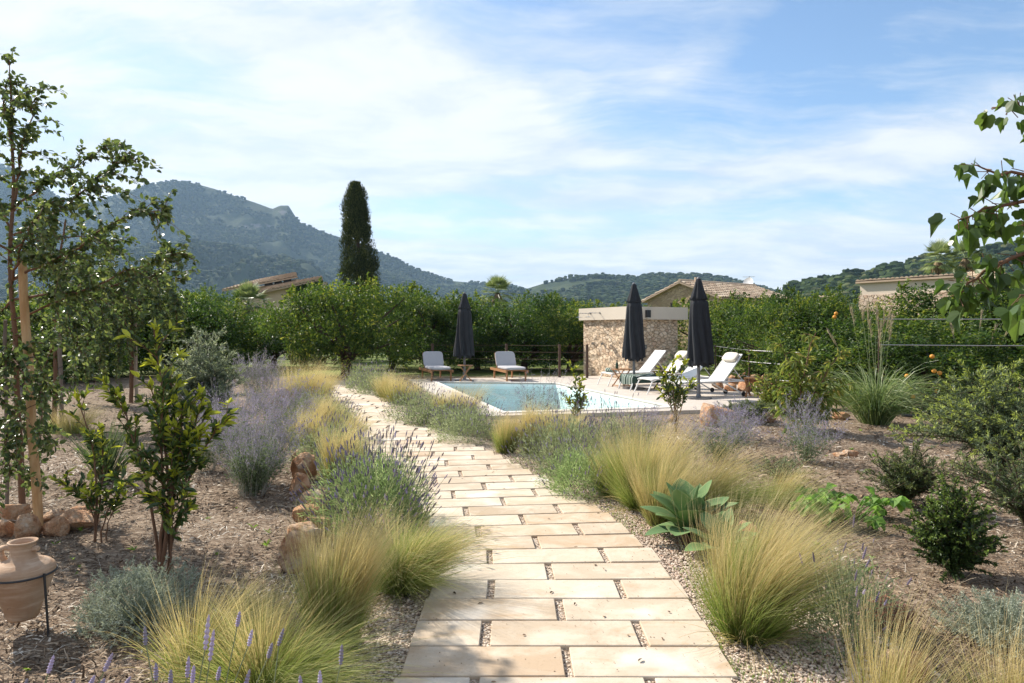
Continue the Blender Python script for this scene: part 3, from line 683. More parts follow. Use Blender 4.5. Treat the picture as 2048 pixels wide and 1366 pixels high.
# ---- farmhouse behind the orchard, gable and long tiled roof
hm = thing('stone_farmhouse', 'ochre stone farmhouse with gable and long clay tiled roof behind the orchard', 'house', (0, 0, 0))
pk = np.array((X(1363, 45), 45.0)); rd = np.array((.80, .60)); gd = np.array((-.60, .80)); hw = 2.95; LN = 8.0; ze, zr = 3.66, 4.72
A = pk + gd * hw; B = pk - gd * hw; C_ = B + rd * LN; D_ = A + rd * LN
mb = MB(); V = [(*A, -.1), (*B, -.1), (*B, ze), (*pk, zr), (*A, ze)]; mb.add(V, [(0, 1, 2), (0, 2, 3), (0, 3, 4)])
V = [(*C_, -.1), (*D_, -.1), (*D_, ze), (*(pk + rd * LN), zr), (*C_, ze)]; mb.add(V, [(0, 1, 2), (0, 2, 3), (0, 3, 4)])
for a, b in ((B, C_), (D_, A)): mb.add([(*a, -.1), (*b, -.1), (*b, ze), (*a, ze)], [(0, 1, 2, 3)])
mb.obj('wall', M_STONE2, hm)
mb = MB(); ov = rd * .25; sl_ = (zr - ze) / hw
for sd, base in ((-1, B), (1, A)):
    eo = gd * sd * .35; dz_ = -.35 * sl_
    p = [(*(base - ov + eo), ze + dz_ + .06), (*(base + rd * LN + ov + eo), ze + dz_ + .06), (*(pk + rd * LN + ov), zr + .06), (*(pk - ov), zr + .06)]
    tile_roof(mb, *p)
mb.obj('roof', M_TILE, hm)
mb = MB(); add_tube(mb, [(*(pk - ov), zr + .12), (*(pk + rd * LN + ov), zr + .12)], .12, 8); mb.obj('ridge_tiles', M_TILE, hm)
for s_, zc, ww, hh in ((.62, 3.05, .42, .62), (-.75, 3.28, .22, .46)):
    c3 = np.array((*(pk + gd * s_), zc)); Rg = np.stack([np.array((*gd, 0)), np.array((*rd, 0)), np.array((0, 0, 1.))], 1)
    mb = MB(); add_box(mb, c3 - np.array((*rd, 0)) * .02, (ww + .14, .08, hh + .14), Rg); wf = mb.obj('window', M_WOODD, hm)
    mb = MB(); add_box(mb, c3 - np.array((*rd, 0)) * .07, (ww, .02, hh), Rg); mb.obj('pane', M_GLASSD, wf)
mb = MB(); add_box(mb, (*(pk + rd * 1.2 - gd * .3), zr + .18), (.26, .26, .42)); mb.obj('chimney', M_TILE, hm)
# satellite dish on a mast behind the ridge
ds = thing('satellite_dish', 'white satellite dish and aerial on a mast above the farmhouse roof', 'satellite dish', (X(1513, 50), 51.5, 4.3))
mb = MB(); add_tube(mb, [(0, 0, 0), (0, 0, 1.35)], .03, 8); mb.obj('mast', M_GREYM, ds)
dn = nrm(np.array((-.75, -.55, .30))); s1 = nrm(np.cross(dn, (0, 0, 1))); s2 = np.cross(s1, dn); mb = MB(); V = []; 
for r_ in (0, .18, .34, .46):
    for k in range(20): V.append(np.array((-.10, -.12, .75)) + s1 * r_ * math.cos(k / 20 * 6.2832) + s2 * r_ * 1.1 * math.sin(k / 20 * 6.2832) + dn * (r_ * r_ * .55))
F = [(i * 20 + k, i * 20 + (k + 1) % 20, i * 20 + 20 + (k + 1) % 20, i * 20 + 20 + k) for i in range(3) for k in range(20)]
mb.add(V, F); mb.obj('dish', M_WHITEM, ds, True)
mb = MB(); add_tube(mb, [np.array((-.1, -.12, .35)), np.array((-.1, -.12, .75)) + dn * .5 - s2 * .2], .015, 6); add_box(mb, np.array((-.1, -.12, .75)) + dn * .5 - s2 * .2, (.08, .08, .08)); mb.obj('feed_arm', M_GREYM, ds)
mb = MB(); add_tube(mb, [(-.5, 0, 1.3), (.45, .1, 1.33)], .012, 5)
for k in range(6): add_tube(mb, [(-.45 + k * .16, -.2, 1.31), (-.45 + k * .16, .2, 1.31)], .008, 4)
mb.obj('aerial', M_GREYM, ds)

# ---- old finca with two lean-to roofs, left of the cypress
hl = thing('old_farmhouse', 'old plastered farmhouse with two stepped tiled lean-to roofs below the mountain', 'house', (0, 0, 0))
def q3(px, py, d): return PT(px, py, d)
mb = MB(); w0 = [(X(500, 50), 50), (X(642, 50), 50), (X(655, 57), 57), (X(520, 57), 57)]
prism_walls(mb, w0, [Z(586, 50) - .1, Z(560, 50) - .1, Z(560, 50) + .35, Z(586, 50) + .35]); mb.obj('wall', M_OCHRE, hl)
mb = MB(); prism_walls(mb, [(X(498, 49.9), 49.93), (X(643.5, 49.9), 49.93), (X(643.5, 49.9), 50.2), (X(498, 49.9), 50.2)], [Z(617, 50)] * 4); mb.obj('stone_base', M_STONE2, hl)
mb = MB(); tile_roof(mb, q3(515, 586, 49.6), q3(645, 558, 49.6), q3(645, 556, 55) + (0, 0, .1), q3(535, 575, 55), .26, .5); mb.obj('roof', M_TILE, hl)
mb = MB(); w1 = [(X(478, 55), 55), (X(592, 55), 55), (X(600, 60), 60), (X(480, 60), 60)]
prism_walls(mb, w1, [Z(580, 55) - .1, Z(556, 55) - .1, Z(556, 55) + .3, Z(580, 55) + .3]); mb.obj('upper_wall', M_OCHRE, hl)
mb = MB(); tile_roof(mb, q3(444, 581, 54.4), q3(595, 553, 54.4), q3(592, 546.5, 60), q3(520, 560, 60), .28, .5); mb.obj('upper_roof', M_TILE, hl)
for p0, p1, t0 in ((529, 545, 0), (549, 563, 1), (567, 582, 2)):
    yt = lambda p: 574 - (p - 500) * .19
    a, b_, c_, d_ = q3(p0, yt(p0) - 4.5, 54.9), q3(p1, yt(p1) - 4.5, 54.9), q3(p1, yt(p1) + 4.0, 54.9), q3(p0, yt(p0) + 4.0, 54.9)
    mb = MB(); off = np.array((0, .08, 0)); mb.add([a, b_, c_, d_, a + off, b_ + off, c_ + off, d_ + off], [(3, 2, 1, 0), (4, 5, 6, 7), (0, 1, 5, 4), (2, 3, 7, 6)]); wo = mb.obj('window', M_WOODD, hl)
    sh_ = lambda p, t: p * .86 + (a + b_ + c_ + d_) / 4 * .14 + (0, -.03, 0)
    mb = MB(); mb.add([sh_(a, 0), sh_(b_, 0), sh_(c_, 0), sh_(d_, 0)], [(3, 2, 1, 0)]); mb.obj('pane', M_GLASSD, wo)
ch = thing('gate_pillar', 'pale round pillar with a capped top before the old farmhouse wall', 'pillar', (X(570, 46), 46, 0))
mb = MB(); add_lathe(mb, [(.19, 0), (.19, Z(611, 46)), (.0, Z(611, 46))], 16); mb.obj('shaft', M_PLASTER, ch)
mb = MB(); add_box(mb, (0, 0, Z(608, 46)), (.52, .52, .16)); mb.obj('cap', M_TILE, ch)

# ---- plastered outbuilding on the right
hr = thing('plastered_outbuilding', 'cream plastered outbuilding with rubble stone base and tiled wall top', 'building', (0, 0, 0))
a = np.array((X(1720, 40), 40.0)); b = np.array((X(1908, 35.6), 35.6)); ht = 4.44; wdir = nrm(b - a); wn_ = np.array((-wdir[1], wdir[0])); wn_ = wn_ if wn_[1] > 0 else -wn_
mb = MB(); prism_walls(mb, [tuple(a), tuple(b), tuple(b + wn_ * 5.6), tuple(a + wn_ * 5.6)], [ht - .09, ht - .09, ht - .46, ht - .46]); mb.obj('wall', M_PLASTER, hr)
mb = MB(); o = wn_ * .06; add_prism(mb, [tuple(a - o - wdir * .05), tuple(b - o + wdir * .05), tuple(b + o), tuple(a + o)], -.1, 3.62); mb.obj('stone_base', M_RUBBLE, hr)
mb = MB()
tile_roof(mb, (*(a - wn_ * .22 - wdir * .15), ht - .02), (*(b - wn_ * .22 + wdir * .1), ht - .02), (*(b + wn_ * 5.8 + wdir * .1), ht - .35), (*(a + wn_ * 5.8 - wdir * .15), ht - .35), .25, .5); mb.obj('roof', M_TILE, hr)
h2 = thing('tiled_shed', 'small tile topped plaster gable behind the outbuilding and the big leaved branch', 'shed', (0, 0, 0))
a = np.array((X(1968, 44), 44.0)); b = np.array((X(2003, 42), 42.0)); ht = Z(553, 43)
mb = MB(); add_prism(mb, [tuple(a), tuple(b), (b[0] + 1.6, b[1] + 4), (a[0] + 1.6, a[1] + 4)], -.1, ht); mb.obj('wall', M_PLASTER, h2)
mb = MB(); tile_roof(mb, (a[0] - .2, a[1] - .25, ht), (b[0] + .2, b[1] - .25, ht), (b[0] + 2, b[1] + 4, ht + .6), (a[0] + 1.4, a[1] + 4, ht + .6), .25, .5); mb.obj('roof', M_TILE, h2)
hh = thing('hillside_house', 'tiny pale house with a flat tiled roof on the pine hillside', 'house', (X(1655, 180), 180, 0))
mb = MB(); add_box(mb, (0, 0, 5.0), (2.6, 3, 10.2)); add_box(mb, (1.2, .8, 4.4), (2.4, 3, 9.0)); mb.obj('wall', M_OCHRE, hh)
mb = MB(); tile_roof(mb, (-1.7, -1.9, 10.1), (1.7, -1.9, 10.1), (1.7, 1.8, 10.7), (-1.7, 1.8, 10.7), .4, .8); mb.obj('roof', M_TILE, hh)
mb = MB(); add_box(mb, (-.2, -1.52, 8.9), (.9, .05, 1.0)); mb.obj('window', M_GLASSD, hh)

# ---- closed parasols
def make_parasol(label, loc, rz, k, sk):
    t = thing('closed_parasol', label, 'parasol', loc, rz, 'closed parasols around the pool', k)
    mb = MB(); add_lathe(mb, [(0, .0), (.30, .0), (.30, .03), (.06, .05), (.045, .10), (.045, .30), (.0, .30)], 24); mb.obj('base', M_GREYM, t)
    mb = MB(); add_tube(mb, [(0, 0, .05), (0, 0, 2.60)], .036, 12); mb.obj('pole', M_GREYM, t)
    pl = lambda amp, n, ph: (lambda an, q_: 1 + amp * (np.abs(np.sin(an * n / 2 + ph)) - .5) + .07 * np.sin(an * 2 + sk) + .05 * np.sin(an * 3 + q_ * .25))
    rows = []; zs = np.linspace(2.30, .80, 20)
    for z in zs:
        u = (2.30 - z) / 1.5; r = np.interp(u, [0, .04, .12, .5, .85, 1], [.10, .185, .195, .225, .255, .262]); rows.append((r, z))
    mb = MB(); seg = 64; P = np.array(rows); an = np.arange(seg) / seg * 2 * math.pi; V = np.zeros((len(rows), seg, 3))
    for i, (r, z) in enumerate(rows):
        u = i / (len(rows) - 1); amp = .06 + .52 * u ** .8
        rr = r * (1 + amp * (np.abs(np.sin(an * 4 + .35 * math.sin(u * 5))) - .55) + .09 * np.sin(an * 2 + sk) * u + .05 * np.sin(an * 3 + sk * 2))
        V[i, :, 0] = rr * np.cos(an + .25 * u) + .05 * math.sin(sk) * u; V[i, :, 1] = rr * np.sin(an + .25 * u)
        V[i, :, 2] = z + (.035 * np.abs(np.sin(an * 4)) - .05 * (np.sin(an * 2 + sk) * .5 + .5) + .02 * np.sin(an * 17)) * max(0, (u - .8) / .2)
    i = np.arange(len(rows) - 1)[:, None] * seg; j = np.arange(seg)[None]; j2 = (j + 1) % seg
    mb.add(V.reshape(-1, 3), np.stack([i + j, i + j2, i + seg + j2, i + seg + j], -1).reshape(-1, 4)[:, ::-1])
    cv = mb.obj('canopy', M_CANVAS, t, True)
    mb = MB()
    for kx in range(8):                                               # the scalloped valance hanging in folds at the hem
        a0 = kx / 8 * 2 * math.pi + .45; c = np.array((.215 * math.cos(a0), .215 * math.sin(a0), .80))
        for s_ in range(4):
            a1 = a0 + (s_ - 1.5) * .17; p = np.array((.235 * math.cos(a1), .235 * math.sin(a1), .86)); dwn = .10 + .05 * math.sin(kx * 3 + s_ * 2)
            tg = np.array((-math.sin(a1), math.cos(a1), 0)) * .055
            mb.add([p - tg, p + tg, p + tg * .5 + (0, 0, -dwn), p - tg * .5 + (0, 0, -dwn)], [(0, 1, 2, 3)])
    mb.obj('valance', M_CANVAS, cv)
    mb = MB(); add_lathe(mb, [(.035, 2.74), (.06, 2.71), (.085, 2.60), (.125, 2.45), (.165, 2.32), (.185, 2.255), (.175, 2.25), (.09, 2.33), (.05, 2.5)], 48, (0, 0, 0), 0,
                         lambda an, q_: 1 + (.03 + .02 * min(q_, 5)) * np.sin(an * 8) + .04 * np.sin(an * 2 + sk)); mb.obj('vent_cap', M_CANVAS, t, True)
    mb = MB(); add_lathe(mb, [(0, 2.78), (.03, 2.77), (.04, 2.74), (.03, 2.70), (0, 2.70)], 16); mb.obj('finial', M_GREYM, t)
    return t
make_parasol('charcoal parasol folded on its pole, in front among the white loungers', (X(1397, 15.6), 15.6, .035), .3, 1.0, 1.3)
make_parasol('charcoal parasol folded on its pole, at the corner of the stone shower block', (X(1268, 18.2), 18.2, .035), 1.4, 1.02, 2.6)
make_parasol('charcoal parasol folded on its pole, standing between the two cushioned loungers', (X(929, 20.9), 20.9, .035), 2.2, .98, .4)

# ---- white metal sun loungers (x runs from the foot to the head end)
def make_white(label, loc, rz, back=48, pillow=False):
    t = thing('white_sun_lounger', label, 'sun lounger', loc, rz, 'white metal loungers on the pool deck')
    w2 = .31; zs = .36; hx = 1.22; bl = .82; a = math.radians(back); bx, bz = hx + bl * math.cos(a), zs + bl * math.sin(a)
    mb = MB()
    for s_ in (-1, 1):
        add_tube(mb, [(-.02, s_ * w2, zs - .03), (.08, s_ * w2, zs), (hx + .62, s_ * w2, zs)], .018, 8)
    add_tube(mb, [(hx + .62, -w2, zs), (hx + .62, w2, zs)], .016, 8); add_tube(mb, [(.03, -w2, zs - .015), (.03, w2, zs - .015)], .016, 8)
    mb.obj('frame', M_WHITEM, t)
    for s_ in (-1, 1):
        mb = MB(); add_tube(mb, [(.16, s_ * w2, zs), (.02, s_ * w2, zs - .06), (-.12, s_ * w2, 0)], .017, 8); mb.obj('leg', M_WHITEM, t)
        mb = MB(); add_tube(mb, [(hx - .05, s_ * w2, zs), (hx + .52, s_ * w2, .055)], .017, 8); lg = mb.obj('leg', M_WHITEM, t)
        mb = MB(); V, F = box_vf((0, 0, 0), (.001, .001, .001)); add_tube(mb, [(hx + .52, s_ * (w2 + .012), .055), (hx + .52, s_ * (w2 + .045), .055)], .055, 18); mb.obj('wheel', M_BLACKM, t)
        mb = MB(); add_tube(mb, [(hx, s_ * (w2 - .03), zs), (bx, s_ * (w2 - .03), bz)], .016, 8)
        add_tube(mb, [(hx + .5 * bl * math.cos(a), s_ * (w2 - .03), zs + .5 * bl * math.sin(a)), (hx + .55, s_ * (w2 - .03), zs)], .010, 6); mb.obj('back_frame', M_WHITEM, t)
    def sling(x0, z0, x1, z1, name):
        mb = MB(); n = 10; V = []
        for i in range(n + 1):
            u = i / n; sg = -.018 * math.sin(math.pi * u); nx_, nz_ = -(z1 - z0), (x1 - x0); ln = math.hypot(nx_, nz_)
            for th in (.012, -.008):
                for y in (-w2 + .02, w2 - .02): V.append((x0 + (x1 - x0) * u + nx_ / ln * (sg + th), y, z0 + (z1 - z0) * u + nz_ / ln * (sg + th)))
        F = []
        for i in range(n):
            p = i * 4; F += [(p, p + 4, p + 5, p + 1), (p + 2, p + 3, p + 7, p + 6), (p, p + 2, p + 6, p + 4), (p + 1, p + 5, p + 7, p + 3)]
        F += [(0, 1, 3, 2), (n * 4, n * 4 + 2, n * 4 + 3, n * 4 + 1)]
        mb.add(V, F); mb.obj(name, M_SLING, t)
    sling(.02, zs, hx - .01, zs, 'seat'); sling(hx, zs + .012, bx, bz, 'backrest')
    if pillow:
        mb = MB(); V, F = ICO[3]; V = np.sign(V) * np.abs(V) ** .55; Rp = np.array([[math.cos(a), 0, -math.sin(a)], [0, 1, 0], [math.sin(a), 0, math.cos(a)]])
        mb.add((V * (.13, .26, .045)) @ Rp.T + np.array((hx + .84 * bl * math.cos(a) - .05 * math.sin(a), 0, zs + .84 * bl * math.sin(a) + .05 * math.cos(a))), F); mb.obj('pillow', M_PILLOW, t, True)
    return t
rzw = math.atan2(.34, .94)
make_white('white metal lounger nearest the stone shower block, with its wooden side table', (2.66, 19.25, .035), rzw)
make_white('white metal lounger with a striped towel lying over its foot end', (3.05, 17.95, .035), rzw, 47, True)
make_white('white metal lounger half hidden behind the front charcoal parasol', (3.30, 16.95, .035), rzw, 46)
make_white('white metal lounger with a beige head pillow beside the metal rail', (3.72, 15.85, .035), rzw, 50, True)
# striped towel over the second lounger
M_TOWEL, q = mat_new('striped_towel'); oc = objc(q); s_ = q.node('ShaderNodeSeparateXYZ'); q.l.new(oc, s_.inputs[0])
st = q.m('GREATER_THAN', q.m('FRACT', q.m('MULTIPLY', s_.outputs[1], 11.0)), .62)
q.l.new(pbsdf(q, q.mix(st, (.045, .075, .060), (.34, .38, .34)), .95, .1, 0, bump(q, q.noise(oc, 90, 3), .5, .01)), q.out.inputs[0])
tw = tag(thing('beach_towel', 'dark green striped towel draped over the foot of a white lounger', 'towel', (3.05, 17.95, .035), rzw))
nx_, ny_ = 26, 22; u, v = np.meshgrid(np.linspace(-.16, .95, nx_), np.linspace(-.46, .46, ny_))
zt = .385 + .012 * np.sin(u * 17 + v * 9) + .01 * np.sin(v * 23 - u * 4); yv = np.clip(v, -.335, .335); dr = np.maximum(0, np.abs(v) - .335)
zt = np.where(dr > 0, .385 - dr * 1.6, zt); xo = np.where(u < -.03, -.05 - .02 * np.sin(v * 20), u); zt = np.where(u < -.03, zt - (-.03 - u) * 1.9, zt)
mb = MB(); i = (np.arange(ny_ - 1)[:, None] * nx_ + np.arange(nx_ - 1)[None]).ravel()
mb.add(np.stack([xo, yv, zt], -1).reshape(-1, 3), np.stack([i, i + 1, i + nx_ + 1, i + nx_], 1)); mb.obj('towel', M_TOWEL, tw, True); tw.children[0].name = 'cloth'
rt = thing('rolled_towel', 'rolled dark green towel on the foot of the lounger by the shower', 'towel', (2.80, 19.28, .415), rzw + .2)
mb = MB(); add_tube(mb, [(0, -.2, .05), (0, -.19, .05), (0, .19, .05), (0, .2, .05)], [.05, .065, .065, .05], 16); mb.obj('cloth', M_TOWEL, rt, True)

# ---- folding wooden side tables
def make_table(label, loc, rz, h=.46):
    t = thing('wooden_side_table', label, 'side table', loc, rz, 'folding wooden side tables')
    mb = MB()
    for k in range(5): add_box(mb, (0, -.17 + k * .085, h - .011), (.46, .075, .022))
    mb.obj('tabletop', M_TEAK, t)
    for y in (-.19, .19):
        for s_ in (-1, 1):
            mb = MB(); add_bar(mb, (s_ * .19, y + s_ * .012, 0), (-s_ * .17, y + s_ * .012, h - .024), .022, .04, (0, 1, 0)); mb.obj('leg', M_TEAK, t)
    for s_ in (-1, 1): mb = MB(); add_bar(mb, (s_ * .17, -.2, .05), (s_ * .17, .2, .05), .02, .02); mb.obj('stretcher', M_TEAK, t)
    return t
make_table('folding wooden side table below the charcoal parasol, between the cushioned loungers', (X(932, 21.0), 20.75, .035), .1, .50)
make_table('folding wooden side table beside the white lounger near the shower block', (X(1244, 18.6), 18.75, .035), .25, .50)
make_table('folding wooden table end at the deck edge by the metal rail', (X(1512, 15.9), 15.9, .035), .9, .46)
make_table('folding wooden side table behind the striped towel lounger, mostly hidden', (X(1322, 18.3), 18.0, .035), .3, .48)
bt = tag(thing('glass_bottle', 'dark green bottle standing on the side table by the shower block', 'bottle', (X(1236, 18.6), 18.78, .535)))
mb = MB(); add_lathe(mb, [(0, 0), (.04, 0), (.042, .02), (.042, .12), (.018, .17), (.016, .21), (0, .21)], 16); mb.obj('body', simple_mat('bottle_glass', (.03, .06, .035), .15, .5), bt, True)
mb = MB(); add_lathe(mb, [(.017, .21), (.018, .235), (0, .236)], 12); mb.obj('cap', M_BLACKM, bt)

# ---- wooden loungers with grey cushions (x from foot to head)
def make_wood(label, loc, rz):
    t = thing('wooden_sun_lounger', label, 'sun lounger', loc, rz, 'wooden loungers with grey cushions')
    w2 = .34; mb = MB()
    for s_ in (-1, 1): add_box(mb, (.95, s_ * w2, .30), (1.95, .04, .075))
    for k in range(12): add_box(mb, (.06 + k * .105, 0, .325), (.075, 2 * w2 - .045, .018))
    mb.obj('frame', M_TEAK, t)
    for x in (.08, 1.60):
        for s_ in (-1, 1):
            mb = MB(); add_box(mb, (x, s_ * (w2 - .042), .15), (.06, .042, .30)); mb.obj('leg', M_TEAK, t)
    a = math.radians(60); bl = .56; hx = 1.26; Rb = np.array([[math.cos(a), 0, -math.sin(a)], [0, 1, 0], [math.sin(a), 0, math.cos(a)]])
    mb = MB(); 
    for k in range(7): add_box(mb, np.array((hx, 0, .34)) + Rb @ np.array((.05 + k * .08, 0, -.02)), (.08, 2 * w2 - .06, .018), Rb)
    mb.obj('back_slats', M_TEAK, t)
    V, F = ICO[4]; V = np.sign(V) * np.abs(V) ** .34
    mb = MB(); mb.add(V * (.63, w2 - .01, .045) + (.63, 0, .385), F); mb.obj('seat_cushion', M_CUSH, t, True)
    mb = MB(); mb.add((V * (bl / 2, w2 - .01, .04)) @ Rb.T + np.array((hx - .03, 0, .36)) + Rb @ np.array((bl / 2 - .01, 0, .05)), F); mb.obj('back_cushion', M_CUSH, t, True)
    return t
make_wood('wooden lounger with pale grey cushion, closer to the garden path', (X(884, 20.9), 20.85, .035), math.radians(108))
make_wood('wooden lounger with pale grey cushion, closer to the shower block', (X(1034, 20.9), 20.8, .035), math.radians(106))

# ---- fences and rails
def fence(name, label, cat, pts, posts_h, wires, mat_p, mat_w, pr=.03, wr=.006, wname='wire'):
    t = thing(name, label, cat, (pts[0][0], pts[0][1], 0)); o0 = np.array((pts[0][0], pts[0][1], 0))
    for (x, y) in pts:
        mb = MB(); add_tube(mb, [np.array((x, y, -.05)) - o0, np.array((x, y, posts_h)) - o0], pr, 8); mb.obj('post', mat_p, t)
    for z in wires:
        mb = MB()
        for a, b in zip(pts[:-1], pts[1:]):
            m_ = (np.array(a) + np.array(b)) / 2; add_tube(mb, [np.array((*a, z)) - o0, np.array((*m_, z - .006)) - o0, np.array((*b, z)) - o0], wr, 5)
        mb.obj(wname, mat_w, t)
    return t
fence('wire_fence', 'rusty wire fence on thick posts along the orchard behind the pool', 'fence', [(X(700, 24.5), 24.5), (X(865, 23.6), 23.6), (X(1013, 23.4), 23.4), (X(1119, 22.6), 22.6), (X(1174, 22.3), 22.3)], 1.13, (.32, .62, .86, 1.08), M_RUST, M_RUST, .045, .006)
fence('metal_rail', 'slim metal railing with three bars beside the white loungers', 'railing', [(X(1418, 22.6), 22.6), (X(1431, 21.6), 21.6), (X(1498, 17.2), 17.2), (X(1600, 15.4), 15.4)], 1.12, (.42, .80, 1.09), M_RUST, M_GREYM, .020, .009, 'bar')
fence('vine_trellis', 'tall post and wire trellis in front of the fruiting orange trees', 'trellis', [(X(1757, 11.95), 11.95), (X(2180, 11.3), 11.3)], 1.82, (1.34, 1.79), M_RUST, M_STEEL, .011, .008)
pp = thing('irrigation_post', 'short black irrigation post rising from the mulch by the orange tree', 'post', (X(1868, 12.6), 12.6, 0))
mb = MB(); add_tube(mb, [(-.03, 0, 0), (.0, 0, .58)], .028, 8); mb.obj('pipe', M_BLACKM, pp)
mb = MB(); add_tube(mb, [(0, 0, .58), (0, 0, .66)], .035, 8); mb.obj('cap', M_GREYM, pp)
tag(MB().obj if False else (lambda m_: (add_tube(m_, [(X(1800, 12.4), 12.35, .06), (X(1830, 12.3), 12.3, .05), (X(1868, 12.5), 12.5, .06), (X(1930, 12.9), 12.9, .05)], .03, 8), m_.obj('drip_hose', M_BLACKM))[1])(MB()),
    'black drip hose lying on the mulch below the orange tree', 'hose')

# ---- terracotta amphora in its iron stand
M_TERRA, q = mat_new('terracotta'); oc = objc(q)
c = q.mix(q.range(q.noise(oc, 5, 5, .6), .38, .66), (.37, .225, .135), (.46, .325, .225))
c = q.mix(q.m('MULTIPLY', q.range(q.noise(q.mapping(oc, scale=(1, 1, 9)), 6, 4, .6), .45, .7), .6), c, (.58, .44, .33))
c = q.mix(q.range(q.noise(oc, 26, 3, .6), .68, .75), c, (.16, .11, .08))
q.l.new(pbsdf(q, c, .85, .25, 0, bump(q, q.m('ADD', q.noise(q.mapping(oc, scale=(1, 1, 14)), 9, 3), q.noise(oc, 40, 4)), .35, .006)), q.out.inputs[0])
AX, AY = X(46, 3.62), 3.62
am = thing('terracotta_amphora', 'weathered terracotta amphora with two short handles held in an iron stand', 'amphora', (AX, AY, 0))
pz = lambda py: Z(py, AY)
prof = [(0, .075), (.07, .075), (.078, .09), (.095, .15), (.118, .22), (.136, .275), (.150, .325), (.157, .355), (.152, .378), (.132, .398), (.10, .412), (.075, .424), (.062, .440), (.058, .46), (.060, .49), (.064, .512), (.072, .519), (.073, .527), (.066, .528), (.056, .518), (.05, .47), (.045, .44), (.0, .43)]
prof = [(r_ * .95, .075 + (z_ - .075) * .90) for r_, z_ in prof]; mb = MB(); add_lathe(mb, prof, 56, fr=lambda an, q_: 1 + .008 * np.sin(an * 3 + q_)); mb.obj('jar', M_TERRA, am, True)
for s_ in (-1, 1):
    mb = MB(); add_tube(mb, [(s_ * .055, 0, .440), (s_ * .085, -.004, .449), (s_ * .105, -.006, .446), (s_ * .114, -.006, .424), (s_ * .104, -.003, .392), (s_ * .093, 0, .374)] if s_ < 0 else [(s_ * .052, 0, .440), (s_ * .075, -.002, .443), (s_ * .086, -.004, .440)], [.015] * 6 if s_ < 0 else [.016, .015, .012], 10); mb.obj('handle', M_TERRA, am, True)
st = thing('iron_stand', 'black iron ring stand on thin legs carrying the amphora', 'stand', (AX, AY, 0))
an = np.linspace(0, 2 * math.pi, 41); mb = MB(); add_tube(mb, np.stack([.152 * np.cos(an), .152 * np.sin(an), np.full(41, .314)], 1), .0055, 6, False); mb.obj('ring', M_BLACKM, st)
for a in (-.32, 1.9, 4.25):
    mb = MB(); add_tube(mb, [(.154 * math.cos(a), .154 * math.sin(a), .326), (.185 * math.cos(a), .185 * math.sin(a), 0)], .006, 6); mb.obj('leg', M_BLACKM, st)

# ---- stakes holding the young trees
M_STAKE, q = mat_new('peeled_stake'); oc = objc(q)
q.l.new(pbsdf(q, q.mix(q.range(q.noise(q.mapping(oc, scale=(4, 4, .6)), 4, 5, .6), .35, .65), (.42, .235, .10), (.56, .36, .18)), .7, .3), q.out.inputs[0])
M_STAKEG = simple_mat('grey_stake', (.20, .16, .13), .85, .2, 0, .3, 6)
def stake(label, a, b, r, mat):
    t = thing('wooden_stake', label, 'stake', tuple(a), 0, 'stakes holding the young trees'); v = np.array(b) - np.array(a); mb = MB()
    n = 9; add_tube(mb, [v * (i / (n - 1)) + np.array((.006 * math.sin(i * 1.7), 0, 0)) for i in range(n)], [r * (1 - .1 * i / n) for i in range(n)], 10); mb.obj('pole', mat, t, True)
    mb = MB(); z = .62; c = v * z
    an = np.linspace(0, 2 * math.pi, 17); add_tube(mb, np.stack([c[0] + (r + .004) * np.cos(an), c[1] + (r + .004) * np.sin(an), np.full(17, c[2]) + .02 * np.cos(an)], 1), .005, 5, False); mb.obj('tie', M_BLACKM, t)
stake('thick honey coloured stake leaning against the nearest young tree', PT(77, 1052, 5.6), PT(44, 520, 5.75), .037, M_STAKE)
stake('thin reddish stake at the far side of the nearest young tree', (X(14, 6.1), 6.1, 0), PT(10, 640, 6.0), .016, M_STAKEG)
stake('grey stake in the mulch behind the nearest young tree', (X(124, 11.5), 11.5, 0), (X(119, 11.5), 11.5, 1.55), .035, M_STAKEG)
stake('pale grey stake under the drooping far young tree', (X(273, 15.0), 15.0, 0), (X(270, 15.0), 15.0, 1.80), .036, simple_mat('pale_stake', (.34, .28, .22), .8, .2, 0, .2, 6))

# ---- rocks
M_ROCK, q = mat_new('tawny_limestone'); oc = objc(q); oi = q.node('ShaderNodeObjectInfo')
o3 = q.node('ShaderNodeCombineXYZ'); q.put(o3.inputs[0], q.m('MULTIPLY', oi.outputs['Random'], 31.0)); pv = q.v('ADD', oc, o3.outputs[0])
c = q.ramp(q.noise(pv, 5, 6, .65, .4), [(.34, (.34, .155, .08)), (.46, (.47, .25, .135)), (.56, (.54, .355, .225)), (.68, (.60, .50, .40))])
c = q.mix(q.range(q.noise(pv, 16, 5, .7), .55, .72), c, (.24, .13, .08))
q.l.new(pbsdf(q, c, .9, .2, 0, bump(q, q.m('ADD', q.noise(pv, 9, 6, .7), q.m('MULTIPLY', q.noise(pv, 40, 4, .7), .35)), 1.0, .06)), q.out.inputs[0])
M_ROCKD, q = mat_new('dark_red_rock'); oc = objc(q)
c = q.ramp(q.noise(oc, 7, 6, .7, .5), [(.36, (.10, .045, .030)), (.5, (.19, .085, .055)), (.6, (.27, .15, .11)), (.68, (.52, .43, .38))])
q.l.new(pbsdf(q, c, .9, .2, 0, bump(q, q.noise(oc, 12, 6, .7), .9, .03)), q.out.inputs[0])
from mathutils import noise as mnoise
